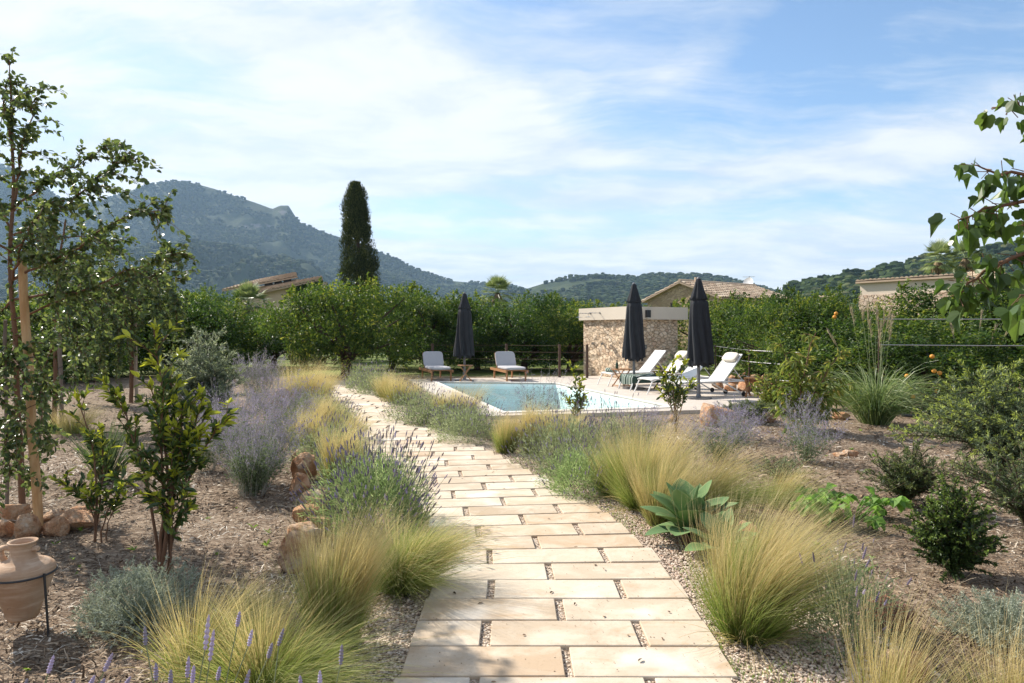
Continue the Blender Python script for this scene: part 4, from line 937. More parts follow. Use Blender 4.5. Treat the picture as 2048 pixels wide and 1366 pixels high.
def rock(label, loc, size, seed, mat=None, group=None, sub=4, rz=None, ang=.55):
    V, F = ICO[sub]; r_ = random.Random(seed); o = Vector((r_.uniform(-50, 50), r_.uniform(-50, 50), r_.uniform(-50, 50)))
    W = []
    for v in V:
        v = Vector(v); n = mnoise.noise(v * .9 + o) * .55 + mnoise.noise(v * 2.1 + o) * .25 + mnoise.noise(v * 5 + o) * .09
        W.append(v * (1 + n * .75))
    W = np.array(W)
    for k in range(13):                                               # cut flat facets
        d_ = nrm(np.array((r_.gauss(0, 1), r_.gauss(0, 1), r_.gauss(0, .8)))); s_ = W @ d_; lim = .50 + r_.random() * .30
        W -= np.maximum(0, s_ - lim)[:, None] * d_ * .94
    for i_, v in enumerate(V):
        v = Vector(v); W[i_] *= 1 + .05 * mnoise.noise(v * 6 + o) + .035 * mnoise.noise(v * 13 + o)
    W *= np.array(size) / 2; W[:, 2] -= W[:, 2].min() + size[2] * .16
    o_ = MB().add(W, F).obj('rock', mat or M_ROCK, None, True, loc)
    o_.rotation_euler = (0, 0, r_.random() * 6.28 if rz is None else rz)
    return tag(o_, label, 'rock', group)
def rock_px(label, px, py, wpx, hpx, seed, **kw):
    x, y = G(px, py); s_ = y / F_PX; w_ = wpx * s_
    return rock(label, (x, y + w_ * .3, float(ground_z(x, y))), (w_ * 1.08, w_ * .85, hpx * s_ * 1.30), seed, rz=0.0, **kw)
EDGE = 'tawny rocks edging the raised bed left of the path'
for i, (lb, px, py, w_, h_) in enumerate((
    ('big pale rock behind the tall golden grass tuft, lowest of the bed edge', 598, 1140, 78, 62), ('square orange rock just above the pale one in the bed edge', 612, 1092, 62, 46),
    ('flat pale topped rock overlapping its neighbours in the bed edge', 616, 1052, 70, 32), ('small rounded rock touching the big lavender at its middle', 640, 1062, 46, 30),
    ('pale rock tucked under the big lavender flowers', 642, 1018, 50, 34), ('reddish rock beside the upper flank of the big lavender', 628, 1002, 44, 36),
    ('brown rock in shade between the sage and the big lavender', 606, 985, 46, 34), ('orange rock below the golden grass, beside the lilac sage', 612, 960, 50, 40),
    ('orange rock highest in the bed edge next to the sage', 612, 925, 40, 34), ('russet rock far up the bed edge under the golden grasses', 566, 835, 52, 42), ('small rust rock beyond the sage by the distant grasses', 588, 870, 30, 22))):
    rock_px(lb, px - 10, py, w_ * 1.22, h_ * 1.22, 40 + i, group=EDGE)
RING = 'rocks ringing the young tree'
for i, (lb, px, py, w_, h_) in enumerate((
    ('pointed brown rock in front of the honey coloured stake', 42, 1080, 62, 44), ('low rounded rock right of the stake foot', 100, 1074, 62, 34), ('long flat pale rock lying across the ring right of the stake', 142, 1062, 88, 34),
    ('dark small rock at the rear of the ring by the shrub', 152, 1036, 52, 22), ('rock cut by the frame edge in front of the tree', 6, 1074, 40, 34), ('pale rock behind the trunk of the ringed tree', 18, 1046, 60, 40), ('low rock behind the stake foot', 100, 1042, 44, 22))):
    rock_px(lb, px, py, w_, h_, 70 + i, group=RING)
for i, (lb, px, py, w_, h_, kw) in enumerate((
    ('dark red rock with white veins beside the sparse lavender', 1792, 1262, 120, 62, dict(mat=M_ROCKD)), ('pale honey rock at the bottom edge among dry grass blades', 1836, 1375, 118, 92, {}),
    ('pale pinkish rock behind the wind blown grass and agave', 1508, 1085, 84, 40, {}), ('small rust stone on the mulch above the dark red rock', 1778, 1200, 26, 16, {}), ('tiny brown stone beside the rust stone', 1800, 1206, 16, 12, dict(mat=M_ROCKD)),
    ('small tawny stone lying alone on the sunny mulch', 1705, 918, 34, 16, {}), ('flat tawny stone next to the lone stone', 1682, 921, 30, 9, {}),
    ('large tawny boulder at the pool deck corner behind lilac sage', 1440, 858, 100, 46, {}), ('orange rock right of the large boulder', 1480, 842, 34, 24, {}), ('long low rock beneath the peach tree', 1536, 846, 66, 24, {}),
    ('small orange rock under the young citrus', 1346, 846, 26, 16, {}), ('reddish rock at the mulch edge below the peach tree', 1690, 842, 44, 16, {}))):
    rock_px(lb, px, py, w_, h_, 90 + i, **kw)
PILE = 'rubble pile beside the metal rail'
k = 0
for px, py, w_, h_ in ((1462, 778, 30, 20), (1486, 780, 34, 24), (1510, 781, 32, 24), (1530, 778, 28, 24), (1550, 776, 28, 22), (1474, 764, 24, 18), (1498, 762, 28, 20), (1522, 760, 28, 22), (1545, 760, 24, 20), (1440, 770, 22, 16), (1450, 756, 20, 12), (1512, 752, 20, 12), (1570, 772, 26, 20)):
    x, d_ = X(px, 17.6), 17.6 + (776 - py) * .03; s_ = d_ / F_PX
    rock('tawny rock in the rubble pile behind the metal rail', (x, d_, max(0, (778 - py) * s_ * .9)), (w_ * s_ * 1.2, w_ * s_, h_ * s_ * 1.3), 120 + k, group=PILE, sub=3); k += 1

# ================================================================== PLANTS
M_CITRUS = leaf_mat('citrus_leaf', [(0, (.020, .045, .009)), (.4, (.042, .088, .014)), (.72, (.075, .135, .020)), (.92, (.16, .22, .030)), (1, (.26, .29, .045))], rough=.5, trans=.38, spec=.3)
def vary(m, lo, hi):
    q = NT(m.node_tree); oi = q.node('ShaderNodeObjectInfo')
    for n in [n for n in q.n if n.type in ('BSDF_PRINCIPLED', 'BSDF_TRANSLUCENT')]:
        src = n.inputs[0].links[0].from_socket; q.l.new(q.mix(1.0, src, q.ramp(oi.outputs['Random'], [(0, lo), (1, hi)]), 'MULTIPLY'), n.inputs[0])
vary(M_CITRUS, (.66, .74, .80), (1.35, 1.15, 1.0))
M_BARK = simple_mat('dark_bark', (.085, .062, .045), .9, .15, 0, .35, 10, .6, 30)
M_BARKL = simple_mat('reddish_stem', (.17, .095, .058), .8, .2, 0, .3, 12)
M_FRUIT = simple_mat('orange_peel', (.62, .27, .03), .5, .4, 0, .1, 20)
M_CYP = leaf_mat('cypress_foliage', [(0, (.022, .034, .010)), (.5, (.055, .070, .020)), (.9, (.10, .11, .034)), (1, (.14, .13, .05))], rough=.8, trans=.22, spec=.15)
M_PALM = leaf_mat('palm_frond', [(0, (.09, .13, .045)), (.6, (.17, .22, .075)), (1, (.28, .31, .13))], rough=.45, trans=.25)
M_PALMDRY = leaf_mat('dry_palm_skirt', [(0, (.16, .11, .06)), (1, (.34, .25, .14))], rough=.9, trans=.2)
M_YTREE = leaf_mat('young_tree_leaf', [(0, (.035, .060, .018)), (.45, (.070, .105, .030)), (.8, (.12, .16, .045)), (1, (.22, .25, .08))], rough=.34, trans=.40, spec=.5)
M_LAUREL = leaf_mat('glossy_shrub_leaf', [(0, (.032, .058, .018)), (.5, (.060, .10, .027)), (1, (.11, .155, .04))], (.42, .44, .04), (.74, .96), .33, .38, .5)
M_MYRT = leaf_mat('myrtle_leaf', [(0, (.03, .055, .018)), (.5, (.055, .095, .028)), (1, (.095, .14, .04))], (.17, .24, .045), (.80, 1.0), .4, .25, .4)
M_ROSEM = leaf_mat('rosemary_needle', [(0, (.035, .055, .026)), (.5, (.065, .095, .035)), (1, (.12, .15, .055))], (.20, .24, .07), (.82, 1.0), .5, .25, .3)
M_GREV = leaf_mat('grevillea_needle', [(0, (.06, .09, .05)), (.5, (.115, .155, .085)), (1, (.20, .24, .14))], (.38, .44, .09), (.84, 1.0), .5, .28, .3)
M_WEST = leaf_mat('grey_green_needle', [(0, (.07, .095, .06)), (.5, (.14, .175, .115)), (1, (.25, .29, .20))], (.36, .40, .24), (.85, 1.0), .5, .25, .3)
M_SANT = leaf_mat('silver_foliage', [(0, (.16, .18, .135)), (.5, (.28, .31, .24)), (1, (.42, .45, .37))], None, (.8, 1), .8, .2, .15)
M_LAVLEAF = leaf_mat('lavender_leaf', [(0, (.11, .135, .075)), (.5, (.20, .235, .135)), (1, (.31, .35, .22))], None, (.8, 1), .7, .48, .2)
M_LAVLEAFG = leaf_mat('bright_lavender_leaf', [(0, (.11, .16, .065)), (.5, (.20, .275, .115)), (1, (.31, .39, .19))], None, (.8, 1), .7, .48, .2)
M_LAVSTEM = leaf_mat('lavender_stem', [(0, (.17, .20, .11)), (1, (.32, .35, .21))], None, (.8, 1), .8, .25, .2)
M_LAVFLO = leaf_mat('lavender_flower', [(0, (.13, .11, .125)), (.4, (.21, .175, .235)), (.8, (.31, .26, .38)), (1, (.45, .39, .55))], None, (.8, 1), .9, .15, .1, 1.2)
M_LAVPALE = leaf_mat('pale_lavender_flower', [(0, (.26, .24, .27)), (.4, (.36, .31, .40)), (.8, (.46, .38, .55)), (1, (.56, .50, .62))], None, (.8, 1), .9, .25, .1, 1.2)
M_SAGEFLO = leaf_mat('sage_flower', [(0, (.22, .19, .29)), (.6, (.34, .29, .45)), (1, (.47, .42, .58))], None, (.8, 1), .9, .3, .1, 1.2)
M_SAGESTEM = leaf_mat('sage_stem', [(0, (.22, .22, .19)), (1, (.40, .39, .36))], None, (.8, 1), .9, .1, .1)
M_SAGELEAF = leaf_mat('sage_leaf', [(0, (.08, .115, .055)), (.6, (.15, .20, .10)), (1, (.24, .29, .17))], None, (.8, 1), .8, .3, .2)
GREENB = [(0, (.055, .095, .018)), (.35, (.13, .20, .035)), (.7, (.27, .32, .085)), (1, (.56, .52, .27))]
GOLDB = [(0, (.09, .13, .030)), (.35, (.27, .24, .075)), (.7, (.54, .43, .20)), (1, (.72, .61, .38))]
M_STIPA = leaf_mat('feather_grass_blade', [(0, (.075, .125, .022)), (.5, (.16, .22, .045)), (.85, (.29, .32, .09)), (1, (.48, .43, .20))], rough=.6, trans=.42, spec=.25, tcol=1.3, along=(GREENB, .7))
M_STIPAG = leaf_mat('golden_grass_plume', [(0, (.32, .26, .10)), (.6, (.54, .43, .21)), (1, (.70, .60, .39))], rough=.6, trans=.46, spec=.2, tcol=1.25, along=(GOLDB, .7))
M_MISC = leaf_mat('miscanthus_blade', [(0, (.07, .12, .03)), (.5, (.15, .21, .07)), (.85, (.28, .33, .15)), (1, (.42, .44, .25))], rough=.4, trans=.3, spec=.4)
M_PLUME = leaf_mat('miscanthus_plume', [(0, (.24, .19, .13)), (1, (.42, .36, .28))], rough=.9, trans=.4, spec=.1)
M_PEACH = leaf_mat('peach_leaf', [(0, (.09, .13, .026)), (.5, (.16, .21, .042)), (.85, (.24, .27, .055)), (1, (.38, .30, .08))], rough=.4, trans=.38)
M_FIG = leaf_mat('big_lobed_leaf', [(0, (.035, .065, .014)), (.6, (.065, .115, .020)), (1, (.11, .17, .035))], rough=.38, trans=.42, spec=.5)
M_SQUASH = leaf_mat('squash_leaf', [(0, (.09, .19, .03)), (1, (.19, .33, .06))], rough=.55, trans=.42)
M_GRASSB = leaf_mat('strappy_leaf', [(0, (.045, .075, .030)), (.6, (.09, .13, .055)), (1, (.16, .20, .09))], rough=.45, trans=.3)
M_WEED = leaf_mat('weed_leaf', [(0, (.12, .22, .03)), (1, (.26, .36, .06))], rough=.5, trans=.4)

# ---- feather grass
def grass_blades(mb, r_, n, h, r0, spread, wind, droop, w_, k=7, lo=.55, mi=0, bias=0.0, nb=16):
    """blades in loose bundles: each bundle has its own lean, length and tone; a few strays stand out of it"""
    bp = r_.random(nb) * 6.2832; bt = spread * (.06 + .94 * r_.random(nb) ** .8); bl = .78 + .32 * r_.random(nb); bc = r_.normal(0, .22, nb)
    j = r_.integers(0, nb, n); stray = r_.random(n) < .17
    ph2 = bp[j] + r_.normal(0, .42, n) + np.where(stray, r_.normal(0, 1.2, n), 0); tl = np.abs(bt[j] + r_.normal(0, .10 + .12 * stray, n) * spread)
    rad = r0 * (.25 + .75 * r_.random(n)) * np.clip(tl / spread, .1, 1.1); B = np.stack([rad * np.cos(ph2), rad * np.sin(ph2), np.zeros(n)], 1)
    D = np.stack([np.sin(tl) * np.cos(ph2), np.sin(tl) * np.sin(ph2), np.cos(tl)], 1)
    L = h * bl[j] * (lo + (1.15 - lo) * r_.random(n)) * np.where(stray, 1.12, 1); t = np.linspace(0, 1, k)[None, :, None]
    out = np.stack([np.cos(ph2), np.sin(ph2), 0 * ph2], 1); LL = L[:, None, None]; wv = np.array((*wind, 0))[None, None]
    gust = (.45 + 1.1 * r_.random(n))[:, None, None]; wl = np.linalg.norm(wind)
    P = B[:, None] + D[:, None] * LL * t + wv * gust * LL * t ** 2.3 + out[:, None] * (droop * .5) * LL * t ** 2.6 * gust
    P[..., 2] -= (droop * .9 + .30 * wl) * (L * gust[:, 0, 0])[:, None] * t[0, :, 0] ** 3.0 * .7
    P += r_.normal(0, .016, (n, 1, 3)) * LL * np.sin(t * 5 + r_.random((n, 1, 1)) * 3)
    P[..., 2] = np.maximum(P[..., 2], .012)
    W = w_ * (1 - np.linspace(0, 1, k) ** 1.5 * .85); ribbons(mb, P, np.broadcast_to(W, (n, k)), np.clip(.5 + (r_.random(n) - .5) * .9 + bc[j] + bias, 0, 1), r_, mi)
STIPA_GROUP = 'feather grass tufts along the path'
def stipa(label, loc, h, n, spread, wind, droop, gold, seed, r0=.07, w_=.0026):
    r_ = np.random.default_rng(seed); t = thing('feather_grass', label, 'ornamental grass', (*loc, float(ground_z(*loc)) - .005), 0, STIPA_GROUP)
    mb = MB(); nb_ = int(n * (1 - gold)); grass_blades(mb, r_, nb_ + 10, h * .88, r0, spread, wind, droop, w_); grass_blades(mb, r_, nb_ // 4, h * .45, r0, spread * 1.2, wind, droop, w_, bias=-.15); mb.obj('blades', M_STIPA, t)
    mb = MB(); grass_blades(mb, r_, int(n * gold) + 10, h * 1.08, r0 * .9, spread * .75, (wind[0] * 1.15, wind[1] * 1.15), droop * .8, w_ * .8, lo=.7); grass_blades(mb, r_, n // 14, h * .5, r0 * 1.2, spread * 1.7, (0, 0), .5, w_ * 1.1, lo=.3); mb.obj('plumes', M_STIPAG, t)
    return t
def at(px, py): return G(px, py)
ROUND = (np.array([(.30, 0, 0)] + [(.40 + r * .58 * math.cos(a), r * .62 * math.sin(a), .16 * r * r * math.cos(5 * a) - .10 * r) for a, r in [(k / 20 * 2 * math.pi - math.pi, .88 + .12 * math.cos(5 * (k / 20 * 2 * math.pi)) if 0 < k < 20 else .35) for k in range(21)]]), np.array([(0, i, i + 1) for i in range(1, 21)]))
WIND = (.30, -.02)
for args in (
    ('big wind blown golden green grass tuft at the gravel edge right of the path front', at(1495, 1272), .72, 5200, .62, (.26, .03), .10, .42, 1, .10),
    ('dry golden grass tuft standing tallest among the front left tufts', (-.90, 3.46), .66, 4000, .40, (.12, -.02), .12, .62, 2, .10),
    ('low spreading green grass tuft reaching over the path edge below the big lavender', (-.66, 4.25), .60, 4200, .90, (.24, -.05), .28, .16, 3, .10),
    ('sprawling green grass tuft in the bottom left behind the lavender stalks', (-1.05, 2.95), .56, 4600, .90, (.16, -.05), .30, .16, 4, .12),
    ('thin dry grass tuft left of the bottom left tufts', (-1.45, 3.15), .50, 1500, .75, (.15, -.02), .25, .50, 5, .10),
    ('green grass tuft against the pale rock in the bed edge', (-1.42, 3.62), .36, 700, .8, (.25, -.02), .30, .30, 6, .10),
    ('golden green grass tuft after the bright green lavender right of the path', at(1285, 1018), .86, 4200, .70, (.06, 0), .14, .36, 7, .10),
    ('amber grass tuft leaning on the agave', at(1318, 1050), .66, 2200, .62, (.10, 0), .16, .55, 8, .08),
    ('pale bleached grass tuft drooping behind the agave', (X(1405, 5.9), 5.9), .70, 3200, .90, (.26, .05), .24, .40, 9, .10),
    ('dry blades tuft at the bottom edge right of the pale rock', (1.95, 2.55), .56, 1300, .9, (.36, .03), .25, .65, 10, .14),
    ('sparse dry grass tuft at the bottom edge left of the pale rock', (1.48, 2.62), .60, 500, .5, (.22, 0), .15, .8, 11, .10),
    ('round golden grass tuft left of the path past the big lavender', at(648, 868), .66, 2400, .70, (.10, 0), .16, .62, 12, .12),
    ('loose golden grass tuft just above the big lavender left of the path', (X(676, 7.5), 7.5), .62, 2200, .70, (.18, 0), .18, .66, 13, .12),
    ('farthest golden grass tuft at the left of the path end', (X(600, 13.6), 13.6), 1.02, 2600, .55, (.08, 0), .12, .75, 14, .30),
    ('golden grass tuft at the far right bend of the path', (X(795, 15.2), 15.2), .72, 2400, .75, (.12, 0), .15, .72, 15, .35),
    ('green gold grass tuft between two lavenders by the pool edge', at(888, 848), .62, 2200, .40, (.06, 0), .10, .45, 16, .12),
    ('pale golden grass tuft in front of the pool corner', (X(930, 11.6), 11.6), .76, 1600, .55, (.15, 0), .15, .75, 17, .18),
    ('dark gold grass tuft beside the grey lavender right of the path', at(1012, 906), .56, 2400, .42, (.06, 0), .12, .50, 18, .10),
    ('tall blond grass tuft right of the dark gold tuft', at(1062, 905), .66, 2600, .44, (.18, 0), .14, .78, 19, .14),
    ('blond grass tuft in the middle of the bed before the pool', (X(1125, 9.4), 9.4), .56, 1800, .65, (.15, 0), .15, .72, 20, .25),
    ('dry seeded grass tuft beside the squash plant', (X(1560, 6.2), 6.2), .42, 900, .75, (.3, 0), .2, .6, 21, .25),
    ('golden grass tuft between the sage and the loose golden tuft, left of the path', (X(612, 9.0), 9.0), .62, 1800, .65, (.12, 0), .15, .6, 23, .14),
    ('blond grass tuft next to the farthest lavender left of the path', (X(640, 15.2), 15.2), .80, 1800, .6, (.1, 0), .15, .7, 24, .25),
    ('short blond grass tuft at the right bend beside the mauve lavender', (X(770, 16.6), 16.6), .62, 1500, .7, (.12, 0), .15, .7, 25, .25),
    ('green grass tuft filling the gap below the broad lavender right of the path', (X(1235, 6.6), 6.6), .62, 2200, .7, (.08, 0), .16, .3, 26, .12),
    ('low green grass tuft spilling on the path just below the large lavender', (X(845, 4.75), 4.75), .34, 1200, .95, (.16, -.04), .3, .25, 90, .08),
    ('green golden tuft in the gap right of the distant lavenders', (X(700, 10.0), 10.0), .46, 1200, .7, (.1, 0), .16, .55, 92, .12),
    ('light tufted grass behind the left shrubs in the mulch', (X(150, 10.5), 10.5), .55, 900, .8, (.2, 0), .2, .8, 22, .3)):
    stipa(*args)

# ---- lavender
def heads(t, tm, P, D, r_, L, W, mat, name, sc=1.0):
    """flower heads of one plant: up to a hundred nearest ones as parts, the rest as one stuff part"""
    n = len(P); N = rdir(r_, n); R = r_.random(n); o = t.location; order = np.argsort(P[:, 1] + .15 * np.abs(P[:, 0])) if o.y < 10.5 else np.arange(0)
    one = order[:100]; rest = np.setdiff1d(np.arange(n), one)
    for i in one:
        mb = MB(); scatter(mb, tm, np.zeros((1, 3)), D[i:i + 1], N[i:i + 1], L[i:i + 1], W[i:i + 1], R[i:i + 1], T=W[i:i + 1]); mb.obj(name, mat, t, False, tuple(P[i]))
    if len(rest):
        mb = MB(); scatter(mb, tm, P[rest], D[rest], N[rest], L[rest], W[rest], R[rest], T=W[rest]); tag(mb.obj(name + 's', mat, t), kind='stuff')
def make_lavender(label, loc, R, h, n_leaf, n_stalk, seed, leaf=M_LAVLEAF, sp_len=.042, sp_w=.0105, tm=SPIKE, wind=(.05, 0), low=0.0, name='lavender_bush', dense=1.0):
    r_ = np.random.default_rng(seed); t = thing(name, label, 'lavender', (*loc, float(ground_z(*loc)) - .005), 0, 'lavender along the path')
    hd = h * .76; n_leaf = int(n_leaf * 1.35)
    def dome(n, lo): 
        ph = r_.random(n) * 2 * math.pi; ct = r_.random(n) ** .9; st_ = np.sqrt(1 - ct * ct); k = (lo + (1 - lo) * r_.random(n) ** .5)
        k = k * (1 + .22 * np.sin(ph * 3 + seed) * st_ + .12 * np.sin(ph * 7 + seed * 2))
        return np.stack([R * st_ * np.cos(ph) * k, R * st_ * np.sin(ph) * k, .03 + hd * ct * k], 1), nrm(np.stack([st_ * np.cos(ph), st_ * np.sin(ph), ct + .35], 1))
    mb = MB(); P, D = dome(n_leaf, .35)  # leaves and bare stalks form one mass
    scatter(mb, NEEDLE, P, D + r_.normal(0, .55, (n_leaf, 3)), rdir(r_, n_leaf), .038 * (.6 + .8 * r_.random(n_leaf)), .0060 * dense, r_.random(n_leaf))
    P, D = dome(n_stalk, .55); D = nrm(D * (.75, .75, 1) + np.array((0, 0, .40))); Ls = h * (.13 + .25 * r_.random(n_stalk)) * (.8 + .45 * P[:, 2] / h)
    D = nrm(D + r_.normal(0, .10, (n_stalk, 3)) + np.array((*wind, 0))); k = np.linspace(0, 1, 4)[None, :, None]
    S = P[:, None] + D[:, None] * Ls[:, None, None] * k + np.array((*wind, 0))[None, None] * k ** 2 * Ls[:, None, None]
    ribbons(mb, S, .0028 * dense, r_.random(n_stalk), r_, 1); mb.obj('foliage', [leaf, M_LAVSTEM], t)
    n = n_stalk; dd = nrm(S[:, -1] - S[:, -2]); sl_ = sp_len * (.6 + .8 * r_.random(n))
    heads(t, tm, S[:, -1], dd, r_, sl_, sp_w * (.75 + .5 * r_.random(n)), M_LAVFLO, 'flower_spike')
    return t
big = make_lavender('large lavender bush full of spikes spilling onto the path from its left', (X(752, 5.5), 5.5), .46, .74, 11000, 680, 30, M_LAVLEAFG, wind=(.02, -.02), sp_w=.0125)
make_lavender('broad lavender bush with many dark spikes right of the path near the pool', (X(1135, 7.9), 7.9), .55, .72, 6500, 420, 31, wind=(.03, 0))
make_lavender('bright green lavender bush beside the golden grass right of the path', (X(1165, 6.75), 6.75), .40, .56, 5200, 160, 32, M_LAVLEAFG)
make_lavender('lavender bush behind the bright green one, mixed with lilac sage', (X(1235, 8.2), 8.2), .48, .70, 4800, 300, 33)
make_lavender('grey green lavender bush at the middle bend of the path', (X(945, 9.9), 9.9), .52, .62, 5000, 260, 34, sp_w=.012)
make_lavender('mauve lavender bush left of the green gold grass by the pool corner', (X(838, 12.0), 12.0), .55, .66, 3600, 300, 35, sp_w=.014, tm=SPIKE_LO, dense=1.5)
make_lavender('small green lavender mound in front of the mauve lavender', (X(858, 11.4), 11.4), .34, .42, 2600, 80, 36, sp_w=.013, tm=SPIKE_LO, dense=1.5)
make_lavender('grey lavender bush farthest along the right side of the path', (X(752, 17.2), 17.2), .62, .72, 2600, 300, 37, sp_w=.017, tm=SPIKE_LO, dense=2.2)
make_lavender('second farthest lavender bush at the right of the path end', (X(722, 18.8), 18.8), .50, .66, 2200, 240, 38, sp_w=.018, tm=SPIKE_LO, dense=2.2)
make_lavender('lavender bush beneath the farthest golden grass left of the path', (X(625, 12.2), 12.2), .55, .62, 3200, 300, 39, sp_w=.014, tm=SPIKE_LO, dense=1.5)
make_lavender('lavender bush trailing over the path behind the round golden grass', (X(668, 11.0), 11.0), .42, .54, 2600, 240, 29, sp_w=.013, tm=SPIKE_LO, dense=1.4)
make_lavender('lavender bush on the rock edge between sage and path, above the large one', (X(668, 8.0), 8.0), .46, .62, 4200, 300, 28)
make_lavender('lavender bush between green gold grass and grey lavender right of the path', (X(905, 10.8), 10.8), .42, .56, 3200, 220, 27, sp_w=.013, tm=SPIKE_LO, dense=1.4)
make_lavender('sparse grey lavender on the gravel right of the wind blown grass', (X(1680, 3.42), 3.42), .23, .60, 1500, 22, 40, M_LAVLEAF, .05, .011, wind=(.03, 0))
make_lavender('lavender right of the sparse grey one, cut by golden blades', (X(1715, 3.75), 3.75), .20, .42, 800, 10, 41)
# lavender in the very foreground, its long bare stalks rising into the frame
def fg_lavender(label, loc, stalks, seed):
    r_ = np.random.default_rng(seed); t = thing('lavender_bush', label, 'lavender', (*loc, 0), 0, 'lavender along the path'); o = np.array((*loc, 0.))
    mb = MB(); n = 2200; ph = r_.random(n) * 6.2832; rr = .30 * np.sqrt(r_.random(n)); P = np.stack([rr * np.cos(ph), rr * np.sin(ph), .30 * r_.random(n) * (1.05 - rr * 2)], 1)
    scatter(mb, NEEDLE, P, np.array((0, 0, .8)) + r_.normal(0, .6, (n, 3)), rdir(r_, n), .042, .005, r_.random(n)); mb.obj('foliage', M_LAVLEAF, t)
    ms, mf = MB(), MB(); n = len(stalks); top = np.array([PT(px, py, d) for px, py, d, _ in stalks]) - o; ln = np.array([s[3] for s in stalks])
    base = np.stack([top[:, 0] * .45, top[:, 1] * .45, np.full(n, .12)], 1); k = np.linspace(0, 1, 6)[None, :, None]
    d_ = nrm(top - base); end = top - d_ * ln[:, None]
    S = base[:, None] * (1 - k) + end[:, None] * k + np.array((.02, 0, 0)) * np.sin(k * 3.1) * r_.normal(0, 1, (n, 1, 1)); 
    for s1 in S: ms = MB(); add_tube(ms, s1, .0018, 5, False); ms.obj('stalk', M_LAVSTEM, t)
    heads(t, SPIKE, end, d_, r_, ln, .0155 * np.ones(n), M_LAVPALE, 'flower_spike')
fg_lavender('foreground lavender with tall flower stalks rising from the bottom edge', (-.98, 1.90), [(290, 1252, 2.0, .055), (418, 1228, 1.85, .10), (428, 1258, 1.95, .09), (480, 1222, 2.0, .045), (505, 1258, 2.05, .05), (545, 1285, 1.9, .045), (568, 1255, 2.1, .055),
    (500, 1338, 1.95, .06), (378, 1312, 1.95, .06), (388, 1330, 1.9, .05), (312, 1325, 1.95, .05), (342, 1338, 1.9, .05), (440, 1332, 2.0, .04)], 50)
fg_lavender('foreground lavender with shorter stalks before the dark mulch', (-1.62, 1.95), [(108, 1310, 2.0, .055), (226, 1305, 1.9, .06), (55, 1356, 1.95, .05), (262, 1352, 1.95, .045), (190, 1350, 2.0, .04), (210, 1356, 1.9, .04), (150, 1358, 2.0, .04)], 51)
fg_lavender('foreground lavender stalk leaning before the sprawling grass tuft', (-.55, 1.95), [(684, 1288, 2.0, .06), (640, 1340, 1.95, .05), (600, 1350, 1.95, .05)], 52)

# ---- Russian sage
def make_sage(label, loc, R, h, n, seed, flo=60, leafn=2000, fs=.011, green=.4, wind=(.08, 0), sw=.003):
    r_ = np.random.default_rng(seed); t = thing('russian_sage', label, 'sage', (*loc, float(ground_z(*loc)) - .005), 0, 'lilac russian sage clumps')
    ph = r_.random(n) * 6.2832; tl = .62 * np.sqrt(r_.random(n)); B = np.stack([R * .25 * np.cos(ph), R * .25 * np.sin(ph), 0 * ph], 1); L = h * (.6 + .5 * r_.random(n))
    e = np.stack([np.cos(ph) * R * (tl / .62), np.sin(ph) * R * (tl / .62), L * np.cos(tl)], 1) + np.array((*wind, 0)) * L[:, None]
    k = np.linspace(0, 1, 6)[None, :, None]; S = B[:, None] * (1 - k) + e[:, None] * k ** 1.15 + r_.normal(0, .02, (n, 1, 3)) * np.sin(k * 4); S[..., 2] = e[:, None, 2] * k[..., 0] ** .92
    ms = MB(); ribbons(ms, S, sw, r_.random(n), r_)
    # side sprays carrying the flowers
    m_ = n * 7; i = r_.integers(0, n, m_); u = .50 + .48 * r_.random(m_); a = e[i] * u[:, None] ** 1.1; a[:, 2] = e[i, 2] * u ** .92
    sd = nrm(np.stack([r_.normal(size=m_), r_.normal(size=m_), .9 + .5 * r_.random(m_)], 1)); ls = h * .22 * (1.1 - u) * 2 * (.6 + .6 * r_.random(m_)); kk = np.linspace(0, 1, 3)[None, :, None]
    ribbons(ms, a[:, None] + sd[:, None] * ls[:, None, None] * kk, sw * .6, r_.random(m_), r_); ms.obj('stems', M_SAGESTEM, t)
    mf = MB(); nf = n * flo; i = r_.integers(0, m_, nf); P = a[i] + sd[i] * (ls[i] * r_.random(nf))[:, None] + r_.normal(0, .006, (nf, 3))
    j = r_.integers(0, n, nf // 3); uu = .6 + .42 * r_.random(nf // 3); Q = e[j] * uu[:, None] ** 1.1; Q[:, 2] = e[j, 2] * uu ** .92; P = np.r_[P, Q + r_.normal(0, .006, Q.shape)]
    scatter(mf, KITE, P, rdir(r_, len(P)), rdir(r_, len(P)), fs * (.6 + .8 * r_.random(len(P))), fs * .7, r_.random(len(P))); mf.obj('flowers', M_SAGEFLO, t)
    ml = MB(); i = r_.integers(0, n, leafn); u = .08 + .62 * r_.random(leafn); P = e[i] * u[:, None] ** 1.1; P[:, 2] = e[i, 2] * u ** .92
    scatter(ml, KITE, P + r_.normal(0, .025, P.shape), rdir(r_, leafn) + (0, 0, .5), rdir(r_, leafn), .040 * (.5 + .8 * r_.random(leafn)), .012, r_.random(leafn)); ml.obj('foliage', M_SAGELEAF, t)
    return t
make_sage('large lilac russian sage filling the bed left of the rock edge', (X(500, 7.1), 7.1), .62, .95, 130, 60, 55, 3800)
make_sage('small lilac russian sage behind the tall glossy shrub', (X(405, 7.7), 7.7), .48, .72, 80, 59, 45, 1200)
make_sage('green lower russian sage at the front of the lilac clump', (X(505, 6.6), 6.6), .45, .70, 90, 61, 18, 4200)
make_sage('hazy lilac russian sage behind the large clump toward the grey bush', (X(455, 8.4), 8.4), .70, .95, 100, 62, 48, 1500)
make_sage('tall lilac russian sage near the far golden grass', (X(560, 10.2), 10.2), .62, .95, 90, 63, 48, 1300, .013)
